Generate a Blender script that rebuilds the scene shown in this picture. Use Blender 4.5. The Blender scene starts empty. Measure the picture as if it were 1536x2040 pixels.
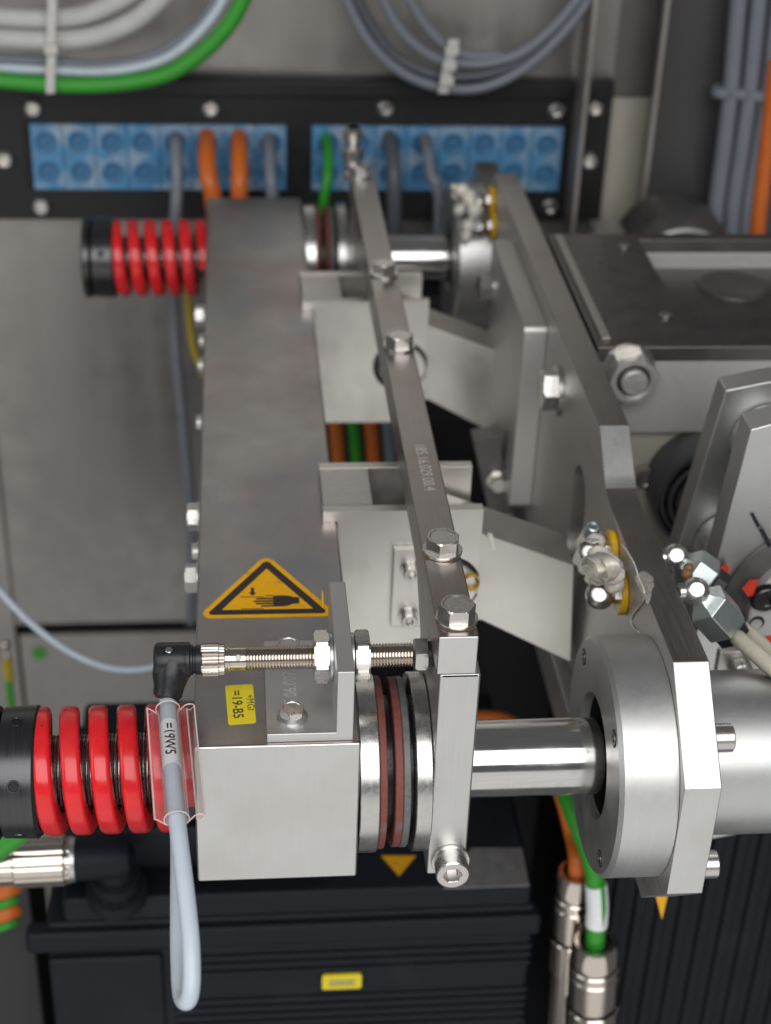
import bpy, bmesh, math, random
import numpy as np
from mathutils import Vector, Matrix
R_ = math.radians
random.seed(7)
S = 0.001                                   # all dimensions below are millimetres
sc = bpy.context.scene
COL = sc.collection

# ------------------------------------------------------------------ camera
FPX, CXP, CYP = 3200.0, 768.0, 1020.0       # focal length and centre in photo pixels
_y = np.array([-318., 1971., -3200.]); _y /= np.linalg.norm(_y)
_x = np.array([34232., 570., -3200.]); _x -= _y * (_x @ _y); _x /= np.linalg.norm(_x)
_z = np.cross(_x, _y)
RC = np.stack([_x, _y, _z], 1)              # camera <- world
CAM = np.array([24.0965, -593.968, 494.596])
cd = bpy.data.cameras.new('camera'); cam = bpy.data.objects.new('camera', cd); COL.objects.link(cam)
cam.matrix_world = Matrix([[RC[0, i], RC[1, i], RC[2, i], CAM[i] * S] for i in range(3)] + [[0, 0, 0, 1]])
cd.sensor_fit = 'HORIZONTAL'; cd.sensor_width = 36; cd.lens = 36 * FPX / 1536
cd.clip_start = 0.02; cd.clip_end = 50
cd.dof.use_dof = True; cd.dof.focus_distance = 0.775; cd.dof.aperture_fstop = 10
sc.camera = cam

def _ray(px, py): return RC.T @ np.array([(px - CXP) / FPX, (CYP - py) / FPX, -1.0])
def _pl(px, py, ax, v):
    d = _ray(px, py); t = (v - CAM[ax]) / d[ax]; return tuple(CAM + d * t)
def atx(px, py, v): return _pl(px, py, 0, v)
def aty(px, py, v): return _pl(px, py, 1, v)
def atz(px, py, v): return _pl(px, py, 2, v)
def atd(px, py, d): return tuple(CAM + _ray(px, py) * d)

# ------------------------------------------------------------------ world, lamps, exposure
w = bpy.data.worlds.new('World'); sc.world = w; w.use_nodes = True
bg = w.node_tree.nodes['Background']; bg.inputs[0].default_value = (0.95, 0.98, 1.0, 1); bg.inputs[1].default_value = 0.13

def area(name, loc, tgt, sx, sy, radiance, col):
    ld = bpy.data.lights.new(name, 'AREA'); ld.shape = 'RECTANGLE'; ld.size = sx; ld.size_y = sy
    ld.energy = radiance * math.pi * sx * sy; ld.color = col
    o = bpy.data.objects.new(name, ld); COL.objects.link(o)
    o.location = Vector(loc) * S
    o.rotation_euler = (Vector(tgt) - Vector(loc)).to_track_quat('-Z', 'Y').to_euler()
    return o
area('workshop_light_overhead', (150, -1150, 1020), (120, 150, -40), 1.7, 1.2, 3.8, (1.0, 0.99, 0.98))
area('floor_bounce_fill', (0, -1350, -950), (100, 100, -60), 3.2, 2.0, 0.74, (1.0, 0.985, 0.955))  # added area lamp standing in for light bounced off the floor
area('left_fill', (-1500, -500, 700), (60, 250, -40), 0.9, 1.3, 1.6, (0.97, 0.99, 1.0))  # soft fill from the left for the left-facing flanks
sc.view_settings.view_transform = 'Standard'; sc.view_settings.look = 'None'
sc.view_settings.exposure = 0.0; sc.view_settings.gamma = 1.0; sc.view_settings.use_curve_mapping = False
sc.render.engine = 'CYCLES'
sc.cycles.use_denoising = True
sc.cycles.max_bounces = 8; sc.cycles.transparent_max_bounces = 16; sc.cycles.glossy_bounces = 5; sc.cycles.transmission_bounces = 6
sc.cycles.caustics_reflective = False; sc.cycles.caustics_refractive = False
sc.cycles.sample_clamp_indirect = 4.0

# ------------------------------------------------------------------ materials
M = {}
def _mat(name):
    m = bpy.data.materials.new(name); m.use_nodes = True; M[name] = m
    return m, m.node_tree, m.node_tree.nodes['Principled BSDF']
def _noise(nt, scale, stretch=(1, 1, 1), detail=3, rough=0.55, rot=(0, 0, 0)):
    tc = nt.nodes.new('ShaderNodeTexCoord'); mp = nt.nodes.new('ShaderNodeMapping')
    mp.inputs['Scale'].default_value = stretch; mp.inputs['Rotation'].default_value = rot
    nt.links.new(tc.outputs['Object'], mp.inputs[0])
    n = nt.nodes.new('ShaderNodeTexNoise'); n.inputs['Scale'].default_value = scale
    n.inputs['Detail'].default_value = detail; n.inputs['Roughness'].default_value = rough
    nt.links.new(mp.outputs[0], n.inputs['Vector']); return n.outputs['Fac']
def _range(nt, fac, a, b, lo=0.3, hi=0.7):
    r = nt.nodes.new('ShaderNodeMapRange'); r.inputs[1].default_value = lo; r.inputs[2].default_value = hi
    r.inputs[3].default_value = a; r.inputs[4].default_value = b; r.clamp = True
    nt.links.new(fac, r.inputs[0]); return r.outputs[0]
def _mix(nt, fac, a, b):
    m = nt.nodes.new('ShaderNodeMix'); m.data_type = 'RGBA'
    if isinstance(fac, float): m.inputs[0].default_value = fac
    else: nt.links.new(fac, m.inputs[0])
    for i, c in ((6, a), (7, b)):
        if isinstance(c, tuple): m.inputs[i].default_value = (*c, 1)
        else: nt.links.new(c, m.inputs[i])
    return m.outputs[2]
def mat(name, col, rough=0.5, metal=0.0, var=0.12, scale=250, stretch=(1, 1, 1), rvar=0.1, bump=0.0, bscale=None,
        patches=(), spec=0.5, coat=0.0, trans=0.0, ior=1.45, smudge=0.0, scratch=0.0):
    """base colour with fine grain, roughness variation, optional stains [(colour, scale, lo, hi, amount, stretch)] and bump"""
    m, nt, b = _mat(name)
    f = _noise(nt, scale, stretch)
    lo = tuple(c * (1 - var) for c in col); hi = tuple(min(1, c * (1 + var)) for c in col)
    c = _mix(nt, _range(nt, f, 0, 1), lo, hi)
    for (pc, ps, plo, phi, amt, pst) in patches:
        g = _noise(nt, ps, pst, detail=4)
        c = _mix(nt, _range(nt, g, 0, amt, plo, phi), c, pc)
    nt.links.new(c, b.inputs['Base Color'])
    ro = _range(nt, f, max(0.02, rough - rvar), min(1, rough + rvar))
    if smudge:                                   # uneven oil film and hand marks
        g = _range(nt, _noise(nt, 28, (1, 1, 1), 5, 0.6), -smudge, smudge, 0.32, 0.68)
        ad = nt.nodes.new('ShaderNodeMath'); ad.operation = 'ADD'; ad.use_clamp = True; nt.links.new(ro, ad.inputs[0]); nt.links.new(g, ad.inputs[1]); ro = ad.outputs[0]
    if scratch:                                  # sparse fine scratches in two directions
        for st, rt in (((1, 0.03, 0.03), (0.2, 0.3, 0.5)), ((0.03, 1, 0.03), (0.4, 0.1, 0.9))):
            g = _noise(nt, 420, st, 2, 0.5, rt)
            c = _mix(nt, _range(nt, g, 0, scratch * 0.6, 0.71, 0.75), c, tuple(min(1, q * 1.3) for q in col))
        nt.links.new(c, b.inputs['Base Color'])
    nt.links.new(ro, b.inputs['Roughness'])
    b.inputs['Metallic'].default_value = metal; b.inputs['Specular IOR Level'].default_value = spec
    b.inputs['Coat Weight'].default_value = coat; b.inputs['Coat Roughness'].default_value = 0.08
    b.inputs['Transmission Weight'].default_value = trans; b.inputs['IOR'].default_value = ior
    if bump:
        bn = nt.nodes.new('ShaderNodeBump'); bn.inputs['Strength'].default_value = bump; bn.inputs['Distance'].default_value = 0.0004
        nt.links.new(f if bscale is None else _noise(nt, bscale, stretch), bn.inputs['Height'])
        nt.links.new(bn.outputs[0], b.inputs['Normal'])
    return m

STEEL = (0.50, 0.49, 0.48)
mat('beam_steel', (0.42, 0.412, 0.408), 0.37, 1, 0.10, 1500, (1, 1, 1), 0.06, 0.03, smudge=0.06, scratch=0.5,
    patches=[((0.40, 0.29, 0.27), 10, 0.44, 0.64, 0.6, (1, 0.8, 1)), ((0.30, 0.33, 0.37), 16, 0.47, 0.68, 0.7, (1, 0.7, 1)),
             ((0.62, 0.60, 0.57), 420, 0.66, 0.74, 0.4, (1, 1, 1))])
mat('milled_x', (0.66, 0.66, 0.65), 0.40, 1, 0.04, 500, (0.03, 1, 1), 0.04, 0.02)
mat('milled_z', (0.65, 0.65, 0.635), 0.40, 1, 0.03, 900, (1, 1, 0.03), 0.03, 0.008, smudge=0.05, scratch=0.25,
    patches=[((0.56, 0.55, 0.52), 14, 0.45, 0.7, 0.5, (1, 1, 1))])
mat('milled_y', (0.60, 0.585, 0.565), 0.50, 1, 0.05, 700, (1, 0.03, 1), 0.05, 0.02)
mat('brushed_x', STEEL, 0.30, 1, 0.06, 700, (0.04, 1, 1), 0.05, 0.03)
mat('brushed_y', (0.40, 0.38, 0.365), 0.33, 1, 0.07, 900, (1, 0.04, 1), 0.05, 0.03,
    patches=[((0.30, 0.21, 0.17), 12, 0.50, 0.75, 0.55, (1, 1, 1))])
mat('brushed_z', (0.62, 0.62, 0.61), 0.39, 1, 0.04, 900, (1, 1, 0.03), 0.03, 0.015, smudge=0.05, scratch=0.25)
mat('aluminium', (0.65, 0.65, 0.645), 0.45, 1, 0.02, 500, (1, 1, 1), 0.015, 0.0, smudge=0.05, scratch=0.3,
    patches=[((0.48, 0.43, 0.38), 22, 0.66, 0.8, 0.3, (1, 1, 1))])
mat('plated_white', (0.74, 0.72, 0.675), 0.42, 0.9, 0.03, 90, (1, 1, 1), 0.03, 0.01, smudge=0.05, scratch=0.3,
    patches=[((0.55, 0.51, 0.44), 30, 0.58, 0.8, 0.3, (1, 1, 1))])
mat('cylinder_satin', (0.60, 0.61, 0.60), 0.43, 1, 0.03, 900, (1, 1, 1), 0.02, 0.01, smudge=0.06, scratch=0.4,
    patches=[((0.36, 0.24, 0.10), 26, 0.70, 0.80, 0.6, (1, 1, 1))])
mat('cast_pale', (0.56, 0.55, 0.54), 0.48, 0.35, 0.04, 200, (1, 1, 1), 0.05, 0.02)
mat('chrome', (0.60, 0.59, 0.58), 0.14, 1, 0.06, 500, (0.05, 1, 1), 0.03, smudge=0.07, scratch=0.5,
    patches=[((0.42, 0.36, 0.30), 40, 0.58, 0.75, 0.5, (1, 1, 1))])
mat('ring_steel', (0.58, 0.57, 0.55), 0.27, 1, 0.06, 300, (1, 1, 1), 0.04, smudge=0.07, scratch=0.6)
mat('stainless', (0.60, 0.58, 0.56), 0.28, 1, 0.03, 500, (1, 1, 1), 0.02)
mat('nickel', (0.62, 0.56, 0.50), 0.18, 1, 0.03, 400, (1, 1, 1), 0.02)
mat('zinc', (0.58, 0.63, 0.63), 0.36, 1, 0.03, 400, (1, 1, 1), 0.03)
mat('dark_thread', (0.34, 0.33, 0.32), 0.30, 1, 0.2, 400, (1, 1, 1), 0.1, 0.05)
mat('engraving', (0.80, 0.79, 0.77), 0.40, 0.6, 0.2, 900, (1, 1, 1), 0.1)
mat('spring_red', (0.74, 0.016, 0.022), 0.27, 0, 0.10, 120, (1, 1, 1), 0.06, 0.05, coat=0.25, smudge=0.12,
    patches=[((0.16, 0.03, 0.03), 240, 0.685, 0.71, 0.9, (1, 1, 1)), ((0.46, 0.05, 0.05), 30, 0.52, 0.75, 0.5, (1, 1, 1))])
mat('black_oxide', (0.085, 0.085, 0.09), 0.30, 0.9, 0.1, 700, (1, 0.05, 0.05), 0.05, 0.03)
mat('black_plastic', (0.016, 0.017, 0.019), 0.34, 0, 0.15, 500, (1, 1, 1), 0.08, 0.06)
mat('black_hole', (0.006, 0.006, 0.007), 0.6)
mat('friction_red', (0.20, 0.058, 0.044), 0.60, 0, 0.15, 500, (1, 1, 1), 0.08, 0.1,
    patches=[((0.17, 0.16, 0.16), 40, 0.60, 0.72, 0.8, (1, 1, 1))])
mat('friction_grey', (0.15, 0.15, 0.155), 0.50, 0.2, 0.2, 400, (1, 1, 1), 0.1, 0.1)
mat('motor_black', (0.008, 0.0105, 0.0155), 0.55, 0, 0.2, 300, (1, 1, 1), 0.08, 0.03, spec=0.3,
    patches=[((0.022, 0.026, 0.034), 20, 0.55, 0.8, 0.5, (1, 1, 1))])
mat('panel_black', (0.014, 0.014, 0.016), 0.50, 0, 0.2, 200, (1, 1, 1), 0.08, 0.04)
mat('insert_blue', (0.085, 0.26, 0.47), 0.42, 0, 0.08, 60, (1, 1, 1), 0.08, 0.03,
    patches=[((0.38, 0.46, 0.55), 42, 0.46, 0.66, 0.8, (1, 1, 1))])
mat('grommet_blue', (0.050, 0.165, 0.32), 0.38, 0, 0.15, 200, (1, 1, 1), 0.08)
mat('wall_grey', (0.35, 0.335, 0.316), 0.40, 0.72, 0.10, 22, (1, 1, 0.06), 0.08, 0.01, smudge=0.08, scratch=0.15)
mat('wall_shaded', (0.075, 0.072, 0.072), 0.50, 0.2, 0.08, 25, (1, 1, 0.25), 0.06, 0.02)  # shade on the right wall put into a darker base colour
mat('wall_cream', (0.50, 0.47, 0.40), 0.50, 0, 0.05, 40)
mat('cover_dark', (0.035, 0.034, 0.036), 0.55, 0, 0.12, 60)
mat('sheet_edge', (0.42, 0.39, 0.36), 0.40, 0.6, 0.06, 100)
mat('gloss_dark', (0.15, 0.14, 0.135), 0.34, 0.75, 0.12, 60, (1, 1, 1), 0.08, 0.02,
    patches=[((0.16, 0.13, 0.12), 16, 0.55, 0.8, 0.5, (1, 1, 1))])
mat('cable_grey', (0.20, 0.22, 0.255), 0.42, 0, 0.05, 60)
mat('cable_light', (0.56, 0.63, 0.71), 0.36, 0, 0.04, 60, smudge=0.1, patches=[((0.40, 0.43, 0.46), 45, 0.52, 0.74, 0.35, (1, 1, 1)), ((0.20, 0.19, 0.18), 220, 0.70, 0.74, 0.5, (1, 1, 1))])
mat('cable_dark', (0.10, 0.112, 0.13), 0.42, 0, 0.06, 60)
mat('cable_white', (0.52, 0.52, 0.50), 0.42, 0, 0.05, 60)
mat('cable_green', (0.04, 0.33, 0.03), 0.42, 0, 0.06, 60)
mat('cable_orange', (0.66, 0.155, 0.025), 0.44, 0, 0.06, 60)
mat('cable_yellow', (0.50, 0.37, 0.02), 0.44, 0, 0.06, 60)
mat('tie_white', (0.60, 0.59, 0.56), 0.40, 0, 0.06, 200)
mat('hose_cream', (0.60, 0.57, 0.46), 0.35, 0, 0.05, 200, coat=0.2)
mat('sticker_orange', (0.92, 0.46, 0.003), 0.42, 0, 0.05, 300, patches=[((0.45, 0.24, 0.02), 130, 0.58, 0.74, 0.6, (1, 1, 1)), ((0.40, 0.24, 0.06), 40, 0.60, 0.80, 0.25, (1, 1, 1))])
mat('sticker_yellow', (0.84, 0.68, 0.03), 0.42, 0, 0.04, 300, patches=[((0.6, 0.5, 0.05), 200, 0.66, 0.76, 0.5, (1, 1, 1))])
mat('print_black', (0.028, 0.020, 0.018), 0.45, 0, 0.2, 600)
mat('label_white', (0.88, 0.90, 0.92), 0.4, 0, 0.03, 200)
mat('label_silver', (0.22, 0.22, 0.225), 0.45, 0.3, 0.2, 120)
mat('yellow_plastic', (0.78, 0.46, 0.012), 0.35, 0, 0.08, 200, coat=0.2)
mat('red_paint', (0.66, 0.05, 0.025), 0.45, 0, 0.1, 300)
mat('pen_black', (0.02, 0.016, 0.03), 0.4, 0, 0.1, 300)
mat('grease', (0.80, 0.75, 0.64), 0.20, 0, 0.06, 120, (1, 1, 1), 0.05, 0.03, coat=0.5,
    patches=[((0.50, 0.54, 0.58), 70, 0.50, 0.68, 0.7, (1, 1, 1))])
m_, nt_, b_ = _mat('clear_pvc')                 # thin clear film: see-through with a fresnel sheen
tr_ = nt_.nodes.new('ShaderNodeBsdfTransparent'); tr_.inputs[0].default_value = (0.985, 0.962, 0.957, 1)
gl_ = nt_.nodes.new('ShaderNodeBsdfGlossy'); gl_.inputs['Roughness'].default_value = 0.12; gl_.inputs[0].default_value = (1, 0.97, 0.96, 1)
lw_ = nt_.nodes.new('ShaderNodeLayerWeight'); lw_.inputs[0].default_value = 0.35
mx_ = nt_.nodes.new('ShaderNodeMixShader'); nt_.links.new(_range(nt_, lw_.outputs['Facing'], 0.04, 0.55, 0.0, 1.0), mx_.inputs[0]); nt_.links.new(tr_.outputs[0], mx_.inputs[1]); nt_.links.new(gl_.outputs[0], mx_.inputs[2])
nt_.links.new(mx_.outputs[0], nt_.nodes['Material Output'].inputs[0]); nt_.nodes.remove(b_)
mat('wall_mid', (0.17, 0.163, 0.155), 0.45, 0.4, 0.07, 14, (1, 1, 0.12), 0.06, smudge=0.08)
mat('ring_mid', (0.14, 0.137, 0.135), 0.42, 0.6, 0.06, 100, smudge=0.06)
mat('zinc_matte', (0.62, 0.60, 0.57), 0.42, 0.65, 0.04, 300, smudge=0.05)
mat('rubber', (0.06, 0.058, 0.058), 0.34, 0, 0.1, 200)
mat('pvc_edge', (0.74, 0.62, 0.59), 0.2, 0, 0.05, 200, coat=0.3)
mat('ring_grey', (0.10, 0.103, 0.108), 0.42, 0.2, 0.06, 100)
mat('smear', (0.42, 0.40, 0.37), 0.28, 0.2, 0.15, 300, coat=0.3)
mat('rust_wash', (0.25, 0.14, 0.07), 0.6, 0.2, 0.2, 300)

# ------------------------------------------------------------------ geometry helpers
def rot_to(d):
    return Vector(d).normalized().to_track_quat('Z', 'Y').to_matrix()
def smooth_path(pts, n=8):
    P = [Vector(p) for p in pts]; P = [P[0] * 2 - P[1]] + P + [P[-1] * 2 - P[-2]]; out = []
    for i in range(1, len(P) - 2):
        for k in range(n):
            t = k / n; a, b, c, d = P[i - 1], P[i], P[i + 1], P[i + 2]
            out.append(0.5 * (2 * b + (c - a) * t + (2 * a - 5 * b + 4 * c - d) * t * t + (3 * b - a - 3 * c + d) * t ** 3))
    out.append(P[-2]); return out
class MB:
    def __init__(s): s.v = []; s.f = []
    def add(s, vs, fs):
        k = len(s.v); s.v += [tuple(v) for v in vs]; s.f += [tuple(i + k for i in f) for f in fs]; return s
    def box(s, x0, x1, y0, y1, z0, z1):
        vs = [(x, y, z) for z in (z0, z1) for y in (y0, y1) for x in (x0, x1)]
        return s.add(vs, [(0, 2, 3, 1), (4, 5, 7, 6), (0, 1, 5, 4), (2, 6, 7, 3), (0, 4, 6, 2), (1, 3, 7, 5)])
    def prism(s, poly, ax, a, b):
        n = len(poly)
        def q(p, t): return (t, p[0], p[1]) if ax == 'x' else (p[0], t, p[1]) if ax == 'y' else (p[0], p[1], t)
        vs = [q(p, a) for p in poly] + [q(p, b) for p in poly]
        return s.add(vs, [tuple(range(n))[::-1], tuple(range(n, 2 * n))] + [(i, (i + 1) % n, n + (i + 1) % n, n + i) for i in range(n)])
    def lathe(s, o, d, prof, n=48, caps=True, amod=None):
        """prof: (distance along axis d from o, radius)"""
        m = rot_to(d); o = Vector(o); vs = []; fs = []
        for (t, r) in prof:
            for k in range(n):
                a = 2 * math.pi * k / n; rr = r if amod is None else r * amod(k)
                vs.append(o + m @ Vector((rr * math.cos(a), rr * math.sin(a), t)))
        for j in range(len(prof) - 1):
            for k in range(n):
                k2 = (k + 1) % n; fs.append((j * n + k, j * n + k2, (j + 1) * n + k2, (j + 1) * n + k))
        if caps: fs += [tuple(range(n))[::-1], tuple((len(prof) - 1) * n + k for k in range(n))]
        return s.add(vs, fs)
    def cyl(s, o, d, L, r, n=40, c=0.0):
        pr = [(0, r), (L, r)] if not c else [(0, r - c), (c, r), (L - c, r), (L, r - c)]
        return s.lathe(o, d, pr, n)
    def ring(s, o, d, L, r0, r1, n=48, c=0.0):
        pr = [(0, r0), (0, r1 - c), (c, r1), (L - c, r1), (L, r1 - c), (L, r0), (0, r0)]
        return s.lathe(o, d, pr, n, caps=False)
    def tube(s, pts, r, n=14, sub=8):
        P = smooth_path(pts, sub) if sub else [Vector(p) for p in pts]; vs = []; fs = []
        up = None
        for i, p in enumerate(P):
            t = (P[min(i + 1, len(P) - 1)] - P[max(i - 1, 0)]).normalized()
            if up is None: up = t.orthogonal().normalized()
            up = (up - t * up.dot(t)).normalized(); bi = t.cross(up)
            rr = r(i / (len(P) - 1)) if callable(r) else r
            for k in range(n):
                a = 2 * math.pi * k / n; vs.append(p + (up * math.cos(a) + bi * math.sin(a)) * rr)
        for j in range(len(P) - 1):
            for k in range(n):
                k2 = (k + 1) % n; fs.append((j * n + k, j * n + k2, (j + 1) * n + k2, (j + 1) * n + k))
        fs += [tuple(range(n))[::-1], tuple((len(P) - 1) * n + k for k in range(n))]
        return s.add(vs, fs)
    def ribbon(s, pts, w, t, wdir):
        """flat strip of width w along wdir and thickness t following pts"""
        P = [Vector(p) for p in pts]; wd = Vector(wdir).normalized(); vs = []; fs = []
        for i, p in enumerate(P):
            tg = (P[min(i + 1, len(P) - 1)] - P[max(i - 1, 0)]).normalized(); nn = tg.cross(wd).normalized()
            for a, b in ((-1, -1), (1, -1), (1, 1), (-1, 1)): vs.append(p + wd * (a * w / 2) + nn * (b * t / 2))
        for j in range(len(P) - 1):
            for k in range(4): fs.append((j * 4 + k, j * 4 + (k + 1) % 4, j * 4 + 4 + (k + 1) % 4, j * 4 + 4 + k))
        fs += [(0, 1, 2, 3), tuple((len(P) - 1) * 4 + k for k in range(4))]
        return s.add(vs, fs)
    def ball(s, c, r, n=28):
        pr = [(-r * math.cos(math.pi * k / (n // 2)), max(0.02, r * math.sin(math.pi * k / (n // 2)))) for k in range(n // 2 + 1)]
        return s.lathe(c, (0, 0, 1), pr, n)

BASE = {}
def build(name, mb, m, parent=None, base=None, label=None, bevel=0.0, smooth=35, seg=2):
    b = Vector(BASE[parent.name] if parent is not None else (base if base is not None else (0, 0, 0)))
    me = bpy.data.meshes.new(name)
    me.from_pydata([tuple((Vector(v) - b) * S) for v in mb.v], [], mb.f)
    bm = bmesh.new(); bm.from_mesh(me); bmesh.ops.recalc_face_normals(bm, faces=bm.faces); bm.to_mesh(me); bm.free()
    if m: me.materials.append(M[m])
    if smooth: me.shade_smooth(); me.set_sharp_from_angle(angle=R_(smooth))
    o = bpy.data.objects.new(name, me); COL.objects.link(o)
    BASE[o.name] = tuple(b)
    if parent is not None: o.parent = parent
    else: o.location = b * S
    if bevel:
        bv = o.modifiers.new('bevel', 'BEVEL'); bv.width = bevel * S; bv.segments = seg; bv.limit_method = 'ANGLE'; bv.angle_limit = R_(40)
        bv.harden_normals = True
    if label: o['label'] = label
    return o
def finish(o, m, test):
    """give the faces whose normal passes the test another surface finish"""
    o.data.materials.append(M[m]); k = len(o.data.materials) - 1
    for p in o.data.polygons:
        if test(p.normal): p.material_index = k
    return o
def tag(o, label, cat, group=None, kind=None):
    o['label'] = label; o['category'] = cat
    if group: o['group'] = group
    if kind: o['kind'] = kind
    return o
def thing(name, label, cat, base, group=None):
    o = bpy.data.objects.new(name, None); COL.objects.link(o); o.location = Vector(base) * S; o.empty_display_size = 0.01
    BASE[o.name] = tuple(base); return tag(o, label, cat, group)
def one(name, mb, m, label, cat, base, group=None, **k):
    return tag(build(name, mb, m, None, base, **k), label, cat, group)
def struct(name, mb, m, base=(0, 0, 0), **k):
    o = build(name, mb, m, None, base, **k); o['kind'] = 'structure'; return o
def copy_tree(o, parent=None, off=None, label=None):
    c = o.copy(); COL.objects.link(c); c.parent = parent
    if off is not None: c.location = o.location + Vector(off) * S
    if label: c['label'] = label
    for ch in o.children: copy_tree(ch, c)
    return c
def cut(o, mb):
    """boolean difference, baked into the mesh"""
    me = bpy.data.meshes.new('cutter'); b = Vector(BASE[o.name])
    me.from_pydata([tuple((Vector(v) - b) * S) for v in mb.v], [], mb.f)
    bm = bmesh.new(); bm.from_mesh(me); bmesh.ops.recalc_face_normals(bm, faces=bm.faces); bm.to_mesh(me); bm.free()
    c = bpy.data.objects.new('cutter', me); COL.objects.link(c)
    c.parent = o.parent; c.location = o.location
    keep = [(m.width, m.segments, m.angle_limit) for m in o.modifiers if m.type == 'BEVEL']; o.modifiers.clear()
    md = o.modifiers.new('cut', 'BOOLEAN'); md.object = c; md.operation = 'DIFFERENCE'; md.solver = 'EXACT'
    dg = bpy.context.evaluated_depsgraph_get(); dg.update()
    new = bpy.data.meshes.new_from_object(o.evaluated_get(dg)); o.modifiers.clear()
    mats = list(o.data.materials); o.data = new
    new.materials.clear()
    for m in mats: new.materials.append(m)
    for (wd, sg, al) in keep:
        bv = o.modifiers.new('bevel', 'BEVEL'); bv.width = wd; bv.segments = sg; bv.limit_method = 'ANGLE'; bv.angle_limit = al; bv.harden_normals = True
    new.shade_smooth(); new.set_sharp_from_angle(angle=R_(35))
    bpy.data.objects.remove(c); bpy.data.meshes.remove(me); return o
_fonts = {}
def text_mb(txt, size, length, o, right, up, lift=0.0, bold=0.0, fine=0):
    """flat lettering: starts at o, runs along 'right' for 'length' mm, letter height 'size'"""
    cu = bpy.data.curves.new('t', 'FONT'); cu.body = txt; cu.size = 1; cu.resolution_u = 3; cu.offset = bold
    ob = bpy.data.objects.new('t', cu); COL.objects.link(ob)
    dg = bpy.context.evaluated_depsgraph_get(); dg.update()
    me = bpy.data.meshes.new_from_object(ob.evaluated_get(dg))
    if fine:
        bm = bmesh.new(); bm.from_mesh(me); bmesh.ops.triangulate(bm, faces=bm.faces)
        for _ in range(3):
            bmesh.ops.subdivide_edges(bm, edges=[e_ for e_ in bm.edges if e_.calc_length() > 0.06], cuts=1, use_grid_fill=False); bmesh.ops.triangulate(bm, faces=bm.faces)
        bm.to_mesh(me); bm.free()
    xs = [v.co.x for v in me.vertices]; ys = [v.co.y for v in me.vertices]
    x0, x1, y0, y1 = min(xs), max(xs), min(ys), max(ys)
    r, u = Vector(right).normalized(), Vector(up).normalized(); nn = r.cross(u); o = Vector(o) + nn * lift
    mb = MB(); mb.add([o + r * ((v.co.x - x0) / (x1 - x0) * length) + u * ((v.co.y - y0) / (y1 - y0) * size) for v in me.vertices],
                      [tuple(p.vertices) for p in me.polygons])
    bpy.data.objects.remove(ob); bpy.data.curves.remove(cu); bpy.data.meshes.remove(me); return mb
def rounded(poly, r, n=5):
    out = []; N = len(poly)
    for i in range(N):
        p0, p, p1 = Vector(poly[i - 1]), Vector(poly[i]), Vector(poly[(i + 1) % N])
        a = (p0 - p).normalized(); b = (p1 - p).normalized(); th = a.angle(b); d = r / math.tan(th / 2)
        c = p + (a + b).normalized() * (r / math.sin(th / 2)); s0 = p + a * d - c; s1 = p + b * d - c
        ang0 = math.atan2(s0.y, s0.x); da = (math.atan2(s1.y, s1.x) - ang0 + math.pi) % (2 * math.pi) - math.pi
        for k in range(n + 1):
            t = ang0 + da * k / n; out.append((c.x + r * math.cos(t), c.y + r * math.sin(t)))
    return out

# fasteners: shared meshes, pointing +Z from the seat
def hex_mb(af, h, washer=None, rot=0.0, flange=None):
    mb = MB(); rc = af / math.sqrt(3); z = 0
    if washer: mb.ring((0, 0, 0), (0, 0, 1), washer[1], 0.5, washer[0], 40, 0.3); z = washer[1] + 0.05
    if flange: mb.lathe((0, 0, z), (0, 0, 1), [(0, flange), (0.8, flange), (2.0, rc * 0.98)], 40)
    def am(k): # hexagonal radius over 48 samples with rounded top corners
        a = (2 * math.pi * k / 48 + rot) % (math.pi / 3) - math.pi / 6; return math.cos(math.pi / 6) / math.cos(a)
    mb.lathe((0, 0, z), (0, 0, 1), [(0, rc), (h - 0.7, rc)], 48, True, am)
    m2 = lambda k: min(am(k), 0.90)
    vs = []; fs = []
    for (t, fn, sc_) in ((h - 0.7, am, 1.0), (h, m2, 1.0), (h, m2, 0.86), (h - 0.35, m2, 0.80)):
        for k in range(48):
            a = 2 * math.pi * k / 48; vs.append((rc * sc_ * fn(k) * math.cos(a), rc * sc_ * fn(k) * math.sin(a), z + t))
    for j in range(3):
        for k in range(48): fs.append((j * 48 + k, j * 48 + (k + 1) % 48, (j + 1) * 48 + (k + 1) % 48, (j + 1) * 48 + k))
    fs.append(tuple(3 * 48 + k for k in range(48)))
    mb.add(vs, fs); return mb
def socket_mb(r, h, washer=None, hexr=None, button=False):
    mb = MB(); z = 0; hexr = hexr or r * 0.52; n = 48
    if washer: mb.ring((0, 0, 0), (0, 0, 1), washer[1], 0.5, washer[0], 40, 0.3); z = washer[1] + 0.05
    def hx(k):
        a = (2 * math.pi * k / n) % (math.pi / 3) - math.pi / 6; return math.cos(math.pi / 6) / math.cos(a)
    prof = [(0, r, 0), (h - 0.6, r, 0), (h, r - 0.6, 0)] if not button else [(0, r, 0), (h * 0.25, r, 0), (h * 0.7, r * 0.86, 0), (h, r * 0.62, 0)]
    prof += [(h, hexr * 1.08, 0.5), (h - 0.3, hexr, 1), (h * 0.35, hexr, 1)]
    vs = []; fs = []
    for (t, rr, hxx) in prof:
        for k in range(n):
            a = 2 * math.pi * k / n; q = rr * (1 + hxx * (hx(k) / math.cos(math.pi / 6) * 0.93 - 1))
            vs.append((q * math.cos(a), q * math.sin(a), z + t))
    for j in range(len(prof) - 1):
        for k in range(n): fs.append((j * n + k, j * n + (k + 1) % n, (j + 1) * n + (k + 1) % n, (j + 1) * n + k))
    fs.append(tuple((len(prof) - 1) * n + k for k in range(n))); mb.add(vs, fs); return mb
_fast = {}
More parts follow.
